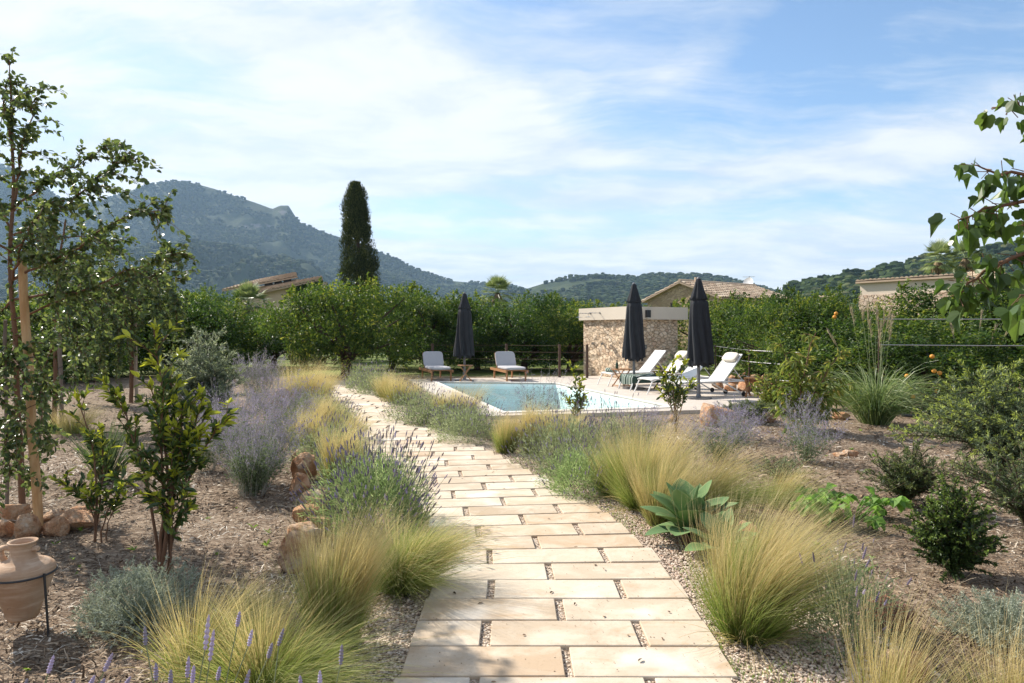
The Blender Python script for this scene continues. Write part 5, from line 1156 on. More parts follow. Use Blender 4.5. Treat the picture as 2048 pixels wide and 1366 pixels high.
make_sage('distant blue grey russian sage in front of the dark orchard', (X(512, 14.5), 14.5), .62, 1.18, 90, 64, 40, 1500, .016, sw=.006)
make_sage('lilac russian sage in the middle of the right bed', (X(1440, 8.2), 8.2), .62, .66, 90, 65, 48, 1700)
make_sage('thin lilac russian sage beside the lone tawny stone', (X(1612, 8.0), 8.0), .48, .62, 60, 66, 34, 1100)
make_sage('lilac russian sage in front of the large boulder', (X(1470, 9.6), 9.6), .50, .62, 60, 67, 46, 700)
make_sage('airy russian sage whose spikes rise before the pool water', (X(1075, 10.6), 10.6), .55, 1.05, 34, 68, 40, 500, .011)
make_sage('low lilac russian sage below the young citrus by the pool', (X(1290, 9.6), 9.6), .60, .55, 80, 69, 46, 900)
make_sage('slender russian sage under the peach tree with upright spikes', (X(1590, 9.2), 9.2), .42, .80, 26, 70, 46, 300, wind=(.22, 0))

# ---- shrubs made of stems, side twigs and leaves
def bez(a, b, up, n=8):
    t = np.linspace(0, 1, n)[:, None]; c = np.array(a) + np.array(up); return (1 - t) ** 2 * np.array(a) + 2 * t * (1 - t) * c + t ** 2 * np.array(b)
def shrub(name, label, cat, loc, stems, r_, leaf_m, leaf_t, ll, lw, leaf_n, twigs, twig_len, wood=M_BARKL, rad=.008, leaf0=.25, twig0=.25, up=.55, group=None, twig_up=.5, scale=1.0, droop=0.0, cluster=0.0, rz=0):
    """stems: list of tip offsets from the base (or (start, tip)); leaves sit along stems above leaf0 and along all twigs"""
    t = thing(name, label, cat, (*loc, float(ground_z(*loc)) - .005), rz, group, scale); mw, ml = MB(), MB(); Ps, Ds, Gs = [], [], []
    def leaves(path, n, g0, g1, t0=0.0):
        u = t0 + (1 - t0) * (r_.random(n) ** (.75 if cluster == 0 else .75 - cluster)); f = u * (len(path) - 1); i = np.minimum(f.astype(int), len(path) - 2); fr_ = (f - i)[:, None]
        P = path[i] * (1 - fr_) + path[i + 1] * fr_; T = nrm(path[i + 1] - path[i]); D = nrm(T * (.55 + .5 * u[:, None]) + rdir(r_, n) * .85 - np.array((0, 0, droop))); Ps.append(P); Ds.append(D); Gs.append(g0 + (g1 - g0) * u)
    for st_ in stems:
        a, b = (np.zeros(3), np.array(st_, float)) if not isinstance(st_[0], tuple) else (np.array(st_[0], float), np.array(st_[1], float))
        H = np.linalg.norm(b - a); path = bez(a, b, (r_.normal(0, .05) * H, r_.normal(0, .05) * H, H * up)); path[1:-1] += r_.normal(0, .008 * H, (len(path) - 2, 3))
        add_tube(mw, path, np.linspace(rad, rad * .3, len(path)) * (H / max(np.linalg.norm(np.array(s if not isinstance(s[0], tuple) else s[1])) for s in stems)) ** .5, 6)
        leaves(path, max(3, int(leaf_n * H * (1 - leaf0))), .15, 1.0, leaf0)
        for k in range(twigs):
            u = twig0 + (.97 - twig0) * (k + r_.random()) / twigs; p = path[min(int(u * 7), 6)] * (1 - (u * 7) % 1) + path[min(int(u * 7) + 1, 7)] * ((u * 7) % 1)
            d = nrm(nrm(rdir(r_, 1)[0] * (1, 1, .3)) + np.array((0, 0, twig_up)) + nrm(b - a) * .35); l_ = twig_len * (1.15 - .65 * u) * (.6 + .7 * r_.random())
            tw_ = bez(p, p + d * l_ - np.array((0, 0, droop * l_ * .5)), d * l_ * .5 + np.array((0, 0, .1 * l_)), 5); add_tube(mw, tw_, np.linspace(rad * .32, rad * .14, 5), 4, False)
            leaves(tw_, max(3, int(leaf_n * l_ * 1.1)), .25 + .3 * u, .55 + .5 * u + .1 * r_.random(), .1)
    mw.obj('stems', wood, t, True); P = np.concatenate(Ps); D = np.concatenate(Ds); Gv = np.clip(np.concatenate(Gs), 0, 1); n = len(P)
    scatter(ml, leaf_t, P, D, rdir(r_, n) * .6 + (0, 0, .7), ll * (.6 + .65 * r_.random(n)), lw * (.7 + .5 * r_.random(n)), r_.random(n), Gv); ml.obj('foliage', leaf_m, t)
    return t
def off(px, py, d, loc): p = PT(px, py, d); return (p[0] - loc[0], p[1] - loc[1], max(.05, p[2]))
# the three-stemmed glossy shrub left of centre
l = at(322, 1142)
shrub('glossy_shrub', 'tall glossy leaved shrub with reddish stems and lime tips in the left bed', 'shrub', l,
      [off(308, 645, l[1], l), off(300, 760, l[1] - .1, l), off(372, 800, l[1] + .12, l), ((.02, .05, 0), off(462, 825, l[1] + .1, l)), off(340, 730, l[1] + .2, l), ((.06, .04, 0), off(412, 850, l[1] + .05, l)), ((-.03, .05, 0), off(232, 775, l[1] + .1, l)), off(405, 800, l[1] + .25, l), ((.05, 0, 0), off(345, 1000, l[1] - .1, l))],
      np.random.default_rng(80), M_LAUREL, OVAL, .078, .030, 58, 11, .31, rad=.013, leaf0=.36, twig0=.32, twig_up=.8, up=.62)
l = at(190, 1082)
shrub('glossy_shrub', 'thinner glossy shrub with bare arching stems left of the tall one', 'shrub', l,
      [off(152, 790, l[1], l), off(125, 965, l[1], l), off(205, 860, l[1] + .1, l), ((.05, 0, 0), off(262, 955, l[1], l)), ((.08, .02, 0), off(240, 1000, l[1], l)), off(180, 980, l[1], l)],
      np.random.default_rng(81), M_LAUREL, OVAL, .075, .028, 52, 8, .24, rad=.010, leaf0=.45, twig0=.45, twig_up=.8)
# young laurels and citrus on the pool side
l = at(1152, 852)
shrub('young_laurel', 'slim young laurel with yellow green leaves standing before the pool', 'shrub', l, [off(1140, 722, l[1], l), off(1160, 760, l[1], l), off(1128, 790, l[1] - .1, l), off(1170, 790, l[1] + .1, l)],
      np.random.default_rng(82), M_LAUREL, OVAL, .085, .034, 60, 7, .20, rad=.011, leaf0=.30, twig0=.3, twig_up=.8)
l = at(1352, 868)
shrub('young_citrus', 'bushy young citrus with thin bare stems between pool and boulder', 'shrub', l, [off(1318, 735, l[1], l), off(1345, 725, l[1], l), off(1372, 722, l[1], l), off(1385, 760, l[1] + .1, l), off(1312, 775, l[1], l), off(1330, 760, l[1] + .2, l), off(1360, 770, l[1] - .1, l)],
      np.random.default_rng(83), M_LAUREL, OVAL, .075, .036, 55, 7, .24, rad=.011, leaf0=.40, twig0=.38, twig_up=.6)
# peach tree
l = at(1612, 868)
shrub('peach_tree', 'young peach tree with drooping long leaves and bare twig ends', 'tree', l, [off(1560, 690, l[1], l), off(1632, 668, l[1], l), off(1570, 730, l[1] + .3, l), off(1690, 700, l[1], l), off(1600, 720, l[1] - .3, l), off(1660, 740, l[1] + .3, l), off(1548, 775, l[1] - .2, l), off(1700, 770, l[1] + .1, l), off(1545, 820, l[1] + .1, l), off(1640, 790, l[1] - .3, l), off(1575, 800, l[1] - .3, l)],
      np.random.default_rng(84), M_PEACH, OVAL, .145, .034, 46, 9, .42, rad=.016, leaf0=.22, twig0=.2, twig_up=.25, droop=.75)
# needle leaved bushes
def needle_bush(name, label, cat, loc, R, H, ns, seed, mat, ll, lw, dens, tw_, tl, tm=NEEDLE, flat=.75, group=None, wood=M_BARK, rad=.010, lean=(0, 0), lo=.10, twig0=.15, hmin=.45):
    r_ = np.random.default_rng(seed); st_ = []
    for k in range(ns):
        a = k * 2.399 + r_.normal(0, .3); q_ = math.sqrt((k + .5) / ns); st_.append((R * q_ * math.cos(a) + lean[0] * H, R * q_ * math.sin(a) + lean[1] * H, H * (1 - (1 - hmin) * q_ ** 2) * (.82 + .25 * r_.random())))
    return shrub(name, label, cat, loc, st_, r_, mat, tm, ll, lw, dens, tw_, tl, wood, rad, lo, twig0, .45, group)
needle_bush('grey_bush', 'grey green feathery bush standing before the orchard, left bed', 'bush', (X(405, 10.9), 10.9), .85, 1.60, 40, 85, M_WEST, .062, .0110, 150, 16, .40, hmin=.25)
needle_bush('grevillea_bush', 'large grevillea bush with lime shoot tips at the right edge', 'bush', (X(2005, 7.5), 7.5), 1.15, 1.30, 66, 86, M_GREV, .050, .0085, 230, 14, .32, hmin=.25)
needle_bush('open_grevillea', 'sparse long branched bush in front of the large grevillea, cut by the frame', 'bush', (X(2060, 5.3), 5.3), .95, .85, 26, 87, M_ROSEM, .036, .0065, 200, 11, .26, hmin=.4)
needle_bush('myrtle_bush', 'dense dark myrtle bush with tiny leaves on the right mulch', 'bush', (X(1903, 4.50), 4.50), .29, .66, 40, 88, M_MYRT, .023, .0115, 330, 16, .17, OVAL, hmin=.35, lo=.05, twig0=.06)
needle_bush('rosemary_bush', 'upright rosemary bush between squash plant and myrtle', 'bush', (X(1815, 6.2), 6.2), .42, .58, 34, 89, M_ROSEM, .030, .0065, 260, 11, .20, hmin=.35)
needle_bush('juniper_bush', 'low spreading green juniper right of the large boulder', 'bush', (X(1500, 11.6), 11.6), .62, .30, 24, 90, M_ROSEM, .06, .010, 130, 7, .26, hmin=.6)
needle_bush('grey_bush', 'small grey green bush by the corner of the shower block', 'bush', (X(1348, 20.8), 20.8), .40, 1.05, 14, 91, M_WEST, .07, .014, 90, 7, .30)
needle_bush('rusty_shrub', 'rust tinged shrub between metal rail and peach tree', 'bush', (X(1548, 13.0), 13.0), .55, 1.0, 14, 92, M_PEACH, .09, .03, 50, 6, .30, OVAL)
needle_bush('thyme_bush', 'small green herb clump behind the pale drooping grass', 'bush', (X(1560, 6.9), 6.9), .42, .34, 16, 93, M_SAGELEAF, .03, .007, 130, 6, .18)
# silver mounds
def mound(label, loc, R, h, n, seed):
    r_ = np.random.default_rng(seed); t = thing('silver_cotton_lavender', label, 'shrub', (*loc, float(ground_z(*loc)) - .01), 0, 'silver santolina mounds'); ph = r_.random(n) * 6.2832; ct = r_.random(n); s_ = np.sqrt(1 - ct ** 2)
    k = (.55 + .45 * r_.random(n) ** .4) * (1 + .16 * np.sin(ph * 3 + seed) + .16 * np.sin(ph * 5 + ct * 6) * s_); P = np.stack([R * s_ * np.cos(ph) * k, R * s_ * np.sin(ph) * k, h * ct * k], 1); D = nrm(np.stack([s_ * np.cos(ph), s_ * np.sin(ph), ct + .7], 1) + r_.normal(0, .3, (n, 3)))
    ms = MB(); ribbons(ms, (P * .15)[:, None] * (1 - np.linspace(0, 1, 3)[None, :, None]) + (P + D * .04)[:, None] * np.linspace(0, 1, 3)[None, :, None], .0022, r_.random(n), r_); ms.obj('stems', M_SANT, t)
    m_ = n * 14; i = np.repeat(np.arange(n), 14); u = r_.random(m_) * .055; L = .016 * (.6 + .8 * r_.random(m_)); ml = MB()
    scatter(ml, NEEDLE, P[i] + D[i] * u[:, None], D[i] * .6 + rdir(r_, m_) * .9, rdir(r_, m_), L, .0042, r_.random(m_)); ml.obj('foliage', M_SANT, t); return t
mound('silver grey cotton lavender mound on the dark mulch below the glossy shrub', (X(278, 3.78), 3.78), .30, .27, 900, 94)
mound('pale silver cotton lavender mound on the right mulch at the frame edge', (X(2012, 3.55), 3.55), .24, .20, 700, 95)
# strappy tuft
t = thing('strappy_tuft', 'upright tuft of narrow blue green leaves behind the thin glossy shrub', 'plant', (X(212, 7.2), 7.2, float(ground_z(X(212, 7.2), 7.2))))
mb = MB(); r_ = np.random.default_rng(96); grass_blades(mb, r_, 420, .68, .07, .62, (.03, 0), .18, .010, lo=.6); mb.obj('leaves', M_GRASSB, t)
mb = MB(); n = 50; ph = r_.random(n) * 6.28; P = np.stack([.05 * np.cos(ph), .05 * np.sin(ph), .02 + 0 * ph], 1); scatter(mb, CHIP, P, np.stack([np.cos(ph), np.sin(ph), .9 + 0 * ph], 1), (0, 0, 1), .22, .012, r_.random(n)); mb.obj('dry_sheath', M_PALMDRY, t)

# ---- agave attenuata
M_AGAVE, q = mat_new('agave_leaf'); r, g, b_ = attr(q); oc = objc(q)
c = q.mix(q.range(r, .2, .9), (.10, .19, .085), (.17, .28, .105)); c = q.mix(q.range(b_, .80, .98), c, (.32, .38, .16)); c = q.mix(q.m('MULTIPLY', q.noise(oc, 14, 4), .6), c, (.20, .27, .12)); c = q.mix(q.range(q.noise(oc, 30, 5, .7), .60, .70), c, (.30, .26, .15))
p = pbsdf(q, c, .72, .12); tb = q.node('ShaderNodeBsdfTranslucent'); q.put(tb.inputs[0], (.22, .36, .08, 1)); mx = q.node('ShaderNodeMixShader'); mx.inputs[0].default_value = .18; q.l.new(p, mx.inputs[1]); q.l.new(tb.outputs[0], mx.inputs[2]); q.l.new(mx.outputs[0], q.out.inputs[0])
def agave(label, loc, k, seed, nl):
    r_ = np.random.default_rng(seed); t = thing('agave', label, 'agave', (*loc, .0), 0, 'soft green agaves beside the path', k); mb = MB()
    for i in range(nl):
        a = i * 2.39996 + r_.normal(0, .12); f = i / (nl - 1); tilt = math.radians(84 - 70 * f ** 1.35 + r_.normal(0, 4)); L = (.33 + .09 * r_.random()) * (1 - .30 * max(0, f - .75) / .25); W = .150 * (.85 + .3 * r_.random()) * (1 - .45 * max(0, f - .7) / .3)
        nu, nv = 14, 7; u = np.linspace(0, 1, nu); w_ = W * np.clip(.42 + 1.35 * u - .30 * u ** 2, 0, 1.2) * np.clip((1 - u) / .42, 0, 1) ** .65 * .62 + .001
        bend = .55 * (1 - f) * math.radians(60); ang = math.pi / 2 - tilt - bend * (u - .25) * 1.2
        cx_ = np.cumsum(np.cos(ang)) * L / nu; cz_ = np.cumsum(np.sin(ang)) * L / nu; vv = np.linspace(-1, 1, nv); V = []
        for sgn in (1, -1):
            for iu in range(nu):
                for iv in range(nv):
                    y = vv[iv] * w_[iu]; lift = .42 * abs(vv[iv]) ** 2 * w_[iu] * (1 - .6 * u[iu]); th = sgn * .010 * (1 - vv[iv] ** 2) * (1 - .75 * u[iu])
                    x_, z_ = cx_[iu] - math.sin(ang[iu]) * (lift + th), cz_[iu] + math.cos(ang[iu]) * (lift + th)
                    V.append(((x_ + .015) * math.cos(a) - y * math.sin(a), (x_ + .015) * math.sin(a) + y * math.cos(a), z_ + .05 + .12 * f))
        F = []; o = nu * nv
        for iu in range(nu - 1):
            for iv in range(nv - 1):
                p_ = iu * nv + iv; F += [(p_, p_ + nv, p_ + nv + 1, p_ + 1), (o + p_, o + p_ + 1, o + p_ + nv + 1, o + p_ + nv)]
        C = np.zeros((len(V), 3)); C[:, 0] = r_.random(); C[:, 2] = np.tile(np.tile(np.abs(vv), nu), 2); mb.add(V, F, C)
    mb.obj('leaves', M_AGAVE, t, True)
    mb = MB(); add_tube(mb, [(0, 0, -.03), (0, 0, .08), (0, 0, .16)], [.06, .055, .02], 10); mb.obj('stem', M_BARKL, t)
agave('soft green agave rosette with broad fleshy leaves between two grass tufts', (X(1378, 5.12), 5.12), .98, 97, 28)
agave('smaller agave rosette half hidden behind the big wind blown grass', (X(1452, 4.62), 4.72), .74, 98, 20)

# ---- squash plant
def leaf_plant(name, label, cat, loc, R, h, n, size, mat, seed, tm=ROUND):
    r_ = np.random.default_rng(seed); t = thing(name, label, cat, (*loc, float(ground_z(*loc)))); ph = r_.random(n) * 6.28; rr = R * np.sqrt(r_.random(n)); P = np.stack([rr * np.cos(ph), rr * np.sin(ph) * .8, h * (.45 + .6 * r_.random(n)) * (1 - .4 * rr / R)], 1)
    mw = MB()
    for p in P: add_tube(mw, bez(p * (.45, .45, 0), p, (0, 0, p[2] * .6), 5), .005, 5, False)
    mw.obj('stalks', mat, t); ml = MB(); D = np.stack([np.cos(ph), np.sin(ph), -.15 + r_.normal(0, .35, n)], 1); sz = size * (.55 + .7 * r_.random(n))
    scatter(ml, tm, P, D, np.array((0, 0, 1)) + r_.normal(0, .45, (n, 3)), sz, sz, r_.random(n), T=sz * 1.3); ml.obj('leaves', mat, t); return t
leaf_plant('squash_plant', 'sprawling squash plant with big bright green leaves on the right mulch', 'vegetable plant', (X(1695, 5.75), 5.75), .38, .30, 40, .17, M_SQUASH, 99)
# little weeds sprouting from the mulch
r_ = np.random.default_rng(100); mb = MB()
for _ in range(150):
    y = 2.6 + 8 * r_.random() ** 1.4; x = (r_.random() * 2 - 1) * y * .78
    if abs(x - path_mid(y)) < 1.1: continue
    n = r_.integers(4, 9); ph = r_.random(n) * 6.28; s_ = .025 + .05 * r_.random() ** 2
    scatter(mb, OVAL, np.tile((x, y, float(ground_z(x, y)) + .006), (n, 1)), np.stack([np.cos(ph), np.sin(ph), .3 + .8 * r_.random(n)], 1), (0, 0, 1), s_ * (.6 + .7 * r_.random(n)), s_ * .3, r_.random(n))
n = 2600; y = 2.8 + 5 * r_.random(n) ** 1.5; x = path_right(y) + .02 + .5 * r_.random(n) ** 1.6; ok = fbm(x * 2.2, y * 2.2, 55, 3) > .06; x, y = x[ok], y[ok]; n = len(x)
scatter(mb, NEEDLE, np.stack([x, y, np.zeros(n)], 1), np.stack([r_.normal(0, .4, n), r_.normal(0, .4, n), np.ones(n)], 1), rdir(r_, n), .03 * (.5 + r_.random(n)), .003, r_.random(n))
tag(mb.obj('weeds', M_WEED), kind='stuff')

# ---- miscanthus with silky plumes
def miscanthus(label, loc, h, n, npl, seed):
    r_ = np.random.default_rng(seed); t = thing('miscanthus', label, 'ornamental grass', (*loc, float(ground_z(*loc)) - .01), 0, 'plumed grasses by the orange trees'); mb = MB()
    grass_blades(mb, r_, n, h * .86, .22, .58, (.04, 0), .68, .014, lo=.35, nb=60)
    ph = r_.random(npl) * 6.28; B = np.stack([.15 * np.cos(ph), .15 * np.sin(ph), 0 * ph], 1); tip = np.stack([.62 * np.cos(ph) + .18 * r_.normal(size=npl), .3 * np.sin(ph), h * (.95 + .40 * r_.random(npl))], 1); k = np.linspace(0, 1, 6)[None, :, None]
    S = B[:, None] * (1 - k) + tip[:, None] * k; S[..., :2] = B[:, None, :2] + (tip - B)[:, None, :2] * k ** 1.6; ribbons(mb, S, .006, r_.random(npl), r_, 1); mb.obj('blades', [M_MISC, M_LAVSTEM], t)
    m_ = 46; i = np.repeat(np.arange(npl), m_); u = r_.random(npl * m_); D0 = nrm(S[:, -1] - S[:, -2]); P = tip[i] - D0[i] * (.30 * u)[:, None]; D = nrm(D0[i] + rdir(r_, len(i)) * .28 + np.array((.22, 0, -.05)))
    N = rdir(r_, len(i)); L = .13 * (.5 + .6 * r_.random(len(i)))
    for j in range(npl): k_ = i == j; mp = MB(); scatter(mp, NEEDLE, P[k_], D[k_], N[k_], L[k_], .006); mp.obj('plume', M_PLUME, t)
    return t
miscanthus('tall miscanthus clump with silky beige plumes between peach and orange trees', (X(1752, 11.4), 11.4), 1.55, 1300, 14, 101)
miscanthus('smaller miscanthus with plumes bending past the orange tree, near the trellis', (X(1945, 12.9), 12.9), 1.50, 260, 6, 102)

# ================================================================== TREES
# ---- orange orchard
def crown_mesh(seed, a=2.35, c=1.22, zc=1.62, nclump=84, nleaf=190, ll=.115, lw=.052):
    r_ = np.random.default_rng(seed); mb = MB(); d = rdir(r_, nclump); d[:, 2] = np.where(d[:, 2] < -.80, -d[:, 2], d[:, 2])
    irr = 1 + .24 * np.sin(d[:, 0] * 3.1 + seed) + .20 * np.sin(d[:, 1] * 4.3 + seed * 2) + .14 * np.sin(d[:, 2] * 6 + d[:, 0] * 5)
    k = (.48 + .52 * r_.random(nclump) ** .45) * irr; C = d * k[:, None] * np.array((a, a, c)) * .84 + np.array((0, 0, zc)); C[:, 2] = np.maximum(C[:, 2], .36 + .35 * r_.random(nclump))
    ns_ = 10; sa = r_.random(ns_) * 6.2832; C = np.r_[C, np.stack([a * (.55 + .35 * r_.random(ns_)) * np.cos(sa), a * (.55 + .35 * r_.random(ns_)) * np.sin(sa), .40 + .45 * r_.random(ns_)], 1)]; nclump += ns_   # low hanging skirt
    rad = .24 + .32 * r_.random(nclump); i = np.repeat(np.arange(nclump), nleaf); n = len(i); e = rdir(r_, n); rr = rad[i] * (.45 + .62 * r_.random(n) ** .6)
    P = C[i] + e * rr[:, None] * np.array((1, 1, .85)); out = nrm(P - np.array((0, 0, zc - .5)))
    D = nrm(e * .7 + rdir(r_, n) * .8 + np.array((0, 0, -.15))); N = nrm(out * .8 + e * .6 + np.array((0, 0, .5)) + rdir(r_, n) * .35)
    R = np.clip(r_.random(n) * .85 + .42 * (r_.random(nclump)[i] - .5) + .08, 0, 1)
    scatter(mb, KITE, P, D, N, ll * (.6 + .7 * r_.random(n)), lw * (.7 + .5 * r_.random(n)), R)
    ns = 60; j = r_.integers(0, nclump, ns); sp_ = np.where(C[j, 2] > zc)[0]                       # upright water shoots breaking the outline
    for q_ in sp_[:40]:
        b0 = C[j[q_]] + nrm(C[j[q_]] - np.array((0, 0, zc - 1))) * rad[j[q_]] * .8; h_ = .12 + .30 * r_.random() ** 1.5; m_ = 26; u = r_.random(m_); ax = nrm(np.array((r_.normal(0, .25), r_.normal(0, .25), 1)))
        scatter(mb, KITE, b0 + ax * (u * h_)[:, None], ax * .5 + rdir(r_, m_), rdir(r_, m_) + (0, 0, .6), ll * (.6 + .5 * r_.random(m_)), lw, .6 + .4 * r_.random(m_))
    mt = MB(); top = C[np.argsort(-rad)[:16]]
    fork = np.array((.05, 0, .42)); add_tube(mt, [(0, 0, -.1), (.02, 0, .15), fork], [.17, .135, .12], 10)
    for q_ in range(16):
        e_ = top[q_]; path = bez(fork + r_.normal(0, .03, 3), e_, (e_ - fork) * .2 + np.array((0, 0, .28)), 7); path[1:-1] += r_.normal(0, .04, (5, 3)); add_tube(mt, path, np.linspace(.075, .018, 7), 7)
    return mb.mesh('citrus_crown', M_CITRUS), mt.mesh('citrus_trunk', M_BARK, True), C, rad, float(np.percentile(P[:, 2], 99.3)) + .10
CR = [crown_mesh(200 + k) for k in range(4)]
FR_V, FR_F = ICO[2]; fr_me = MB().add(FR_V * .042, FR_F).mesh('orange_fruit', M_FRUIT, True)
def orange_tree(label, px, d, k, rot, var, top, fruits=()):
    kz = Z(top, d) / CR[var][4] / k / .97
    t = thing('orange_tree', label, 'tree', (X(px, d), d, -.02), rot, 'orange trees of the orchard', (k, k, k * kz * .97))
    for nm, me in (('trunk', CR[var][1]), ('crown', CR[var][0])):
        o = bpy.data.objects.new(nm, me); COL.objects.link(o); o.parent = t
    for f in fruits:                                                  # photo pixels of the fruit, on the near side of this crown
        p = PT(f[0], f[1], f[2]) - np.array((X(px, d), d, -.02)); p = rotz(-rot) @ p / np.array((k, k, k * kz * .97))
        o = bpy.data.objects.new('orange_fruit', fr_me); COL.objects.link(o); o.parent = t; o.location = p; o.scale = (1.0 / k, 1.0 / k, 1.0 / k / kz)
    return t
for args in (
    ('large orange tree with forking dark limbs standing at the end of the path', 690, 23.6, 1.10, .6, 0, 565),
    ('orange tree behind the old farmhouse palm, left of the large one', 548, 29.5, 1.00, 2.0, 1, 628), ('orange tree between the feathery grey bush and the old farmhouse', 425, 26.0, 1.0, 3.3, 2, 594),
    ('orange tree behind the drooping far young tree', 335, 25.0, 1.10, 4.4, 3, 585), ('orange tree seen through the nearest young tree branches', 215, 23.5, 1.12, 5.0, 1, 590),
    ('orange tree at the left beyond the pale dry grass', 95, 21.0, 1.08, 1.1, 2, 600), ('orange tree at the left frame edge beyond the stakes', -40, 19.5, 1.08, 2.7, 0, 600),
    ('orange tree just right of the cypress foot', 785, 28.5, 1.1, 1.7, 2, 574), ('orange tree behind the cushioned lounger closer to the path', 868, 27.0, .98, .2, 3, 588),
    ('orange tree behind the parasol of the cushioned loungers', 955, 28.0, .92, 4.1, 0, 606), ('orange tree behind the cushioned lounger closer to the shower block', 1048, 27.0, 1.0, 5.2, 1, 598),
    ('orange tree between that lounger and the shower block', 1140, 27.0, 1.06, .9, 2, 606), ('orange tree behind the stone shower block', 1225, 29.5, 1.0, 2.2, 3, 612),
    ('orange tree between shower block and metal rail', 1442, 26.5, 1.0, 3.0, 0, 598), ('orange tree beyond the metal rail and lounger pillow', 1520, 24.2, 1.0, 4.9, 1, 588),
    ('orange tree right of the rail below the satellite dish roof', 1560, 22.0, .85, .4, 2, 604), ('rounded orange tree in the middle right, behind the peach tree', 1618, 17.6, .74, 1.3, 3, 588),
    ('orange tree below the plastered outbuilding wall', 1770, 18.0, .95, 5.7, 2, 642), ('orange tree behind the outbuilding wall corner, deeper in the orchard', 1700, 25.0, 1.0, 3.9, 0, 622),
    ('orange tree right of the trellis below the big leaved branch', 1985, 16.2, 1.12, 2.4, 1, 572), ('orange tree at the right frame edge', 2110, 15.4, 1.2, .8, 3, 556),
    ('second row orange tree seen over the parasol', 905, 34.0, 1.14, 2.9, 1, 586), ('second row orange tree beneath the fan palm', 1000, 36.0, 1.10, 4.0, 2, 598),
    ('second row orange tree seen between palm and shower block', 1105, 35.0, 1.22, 5.5, 3, 592), ('second row orange tree behind the large forked one', 668, 36.0, 1.0, .1, 3, 575),
    ('second row orange tree beside the old farmhouse', 395, 36.0, 1.0, 1.6, 0, 580), ('second row orange tree behind the young trees', 300, 33.0, 1.2, 3.2, 1, 574),
    ('second row orange tree by the farmhouse gable', 1262, 35.0, 1.0, 4.6, 2, 612), ('second row orange tree before the farmhouse roof', 1500, 34.5, 1.0, 1.9, 3, 600),
    ('second row orange tree under the dish end of the farmhouse', 1560, 30.0, 1.20, 2.6, 1, 590), ('second row orange tree left of the outbuilding base', 1640, 29.0, 1.12, 5.1, 0, 606),
    ('orange tree far left in the second row', 150, 30.0, 1.2, .7, 3, 580), ('orange tree against the outbuilding below the tiled shed', 2010, 24.0, 1.1, 1.0, 0, 582), ('orange tree behind the right edge trees', 2060, 22.0, 1.25, 3.6, 2, 560)):
    orange_tree(*args)
orange_tree('fruiting orange tree with low branches behind the drip hose', 1862, 14.0, .95, 4.3, 2, 642, ((1864, 713, 12.3), (1814, 752, 12.35), (1868, 742, 12.3), (1874, 782, 12.35), (1879, 746, 12.35), (1826, 794, 12.5)))
(orange_tree('small fruiting orange tree behind the miscanthus plumes', 1715, 15.8, .85, 2.0, 1, 624, ((1672, 627, 14.7), (1669, 634, 14.7))))

# ---- cypress
r_ = np.random.default_rng(210); D_C = 60.0; cy = thing('cypress', 'tall dark columnar cypress towering over the orchard', 'tree', (X(716, D_C), D_C, 0)); HC = Z(366, D_C)
mt = MB(); add_tube(mt, [(0, 0, -.1), (.05, 0, 4), (0, 0, HC * .8)], [.35, .28, .05], 10); mt.obj('trunk', M_BARK, cy, True)
def cyp_r(z): return np.interp(z / HC, [0, .06, .15, .32, .55, .75, .88, .95, 1.0], [1.2, 1.58, 1.64, 1.50, 1.30, 1.05, .78, .52, .06])
nc = 400; zc_ = HC * r_.random(nc) ** .95; ph = r_.random(nc) * 6.2832; rr = cyp_r(zc_) * (.70 + .36 * r_.random(nc) ** 1.3) * (1 + .10 * np.sin(ph * 2 + zc_)); C = np.stack([rr * np.cos(ph) * 1.0 + .22 * np.sin(zc_ * .35), rr * np.sin(ph), zc_ - .3], 1)
i = np.repeat(np.arange(nc), 110); n = len(i); e = rdir(r_, n); P = C[i] + e * (.20 + .22 * r_.random(n))[:, None] * np.array((1, 1, 1.7)); mb = MB()
keepc = P[:, 2] < HC; P, e, i = P[keepc], e[keepc], i[keepc]; n = len(P); rad_ = np.stack([np.cos(ph), np.sin(ph), 0 * ph], 1)[i]
scatter(mb, KITE, P, np.array((0, 0, 1.)) + .45 * e + .25 * rad_, e + rad_, .22 * (.4 + .9 * r_.random(n)), .09, np.clip(r_.random(n) * .8 + .35 * (r_.random(nc)[i] - .4), 0, 1)); mb.obj('crown', M_CYP, cy)

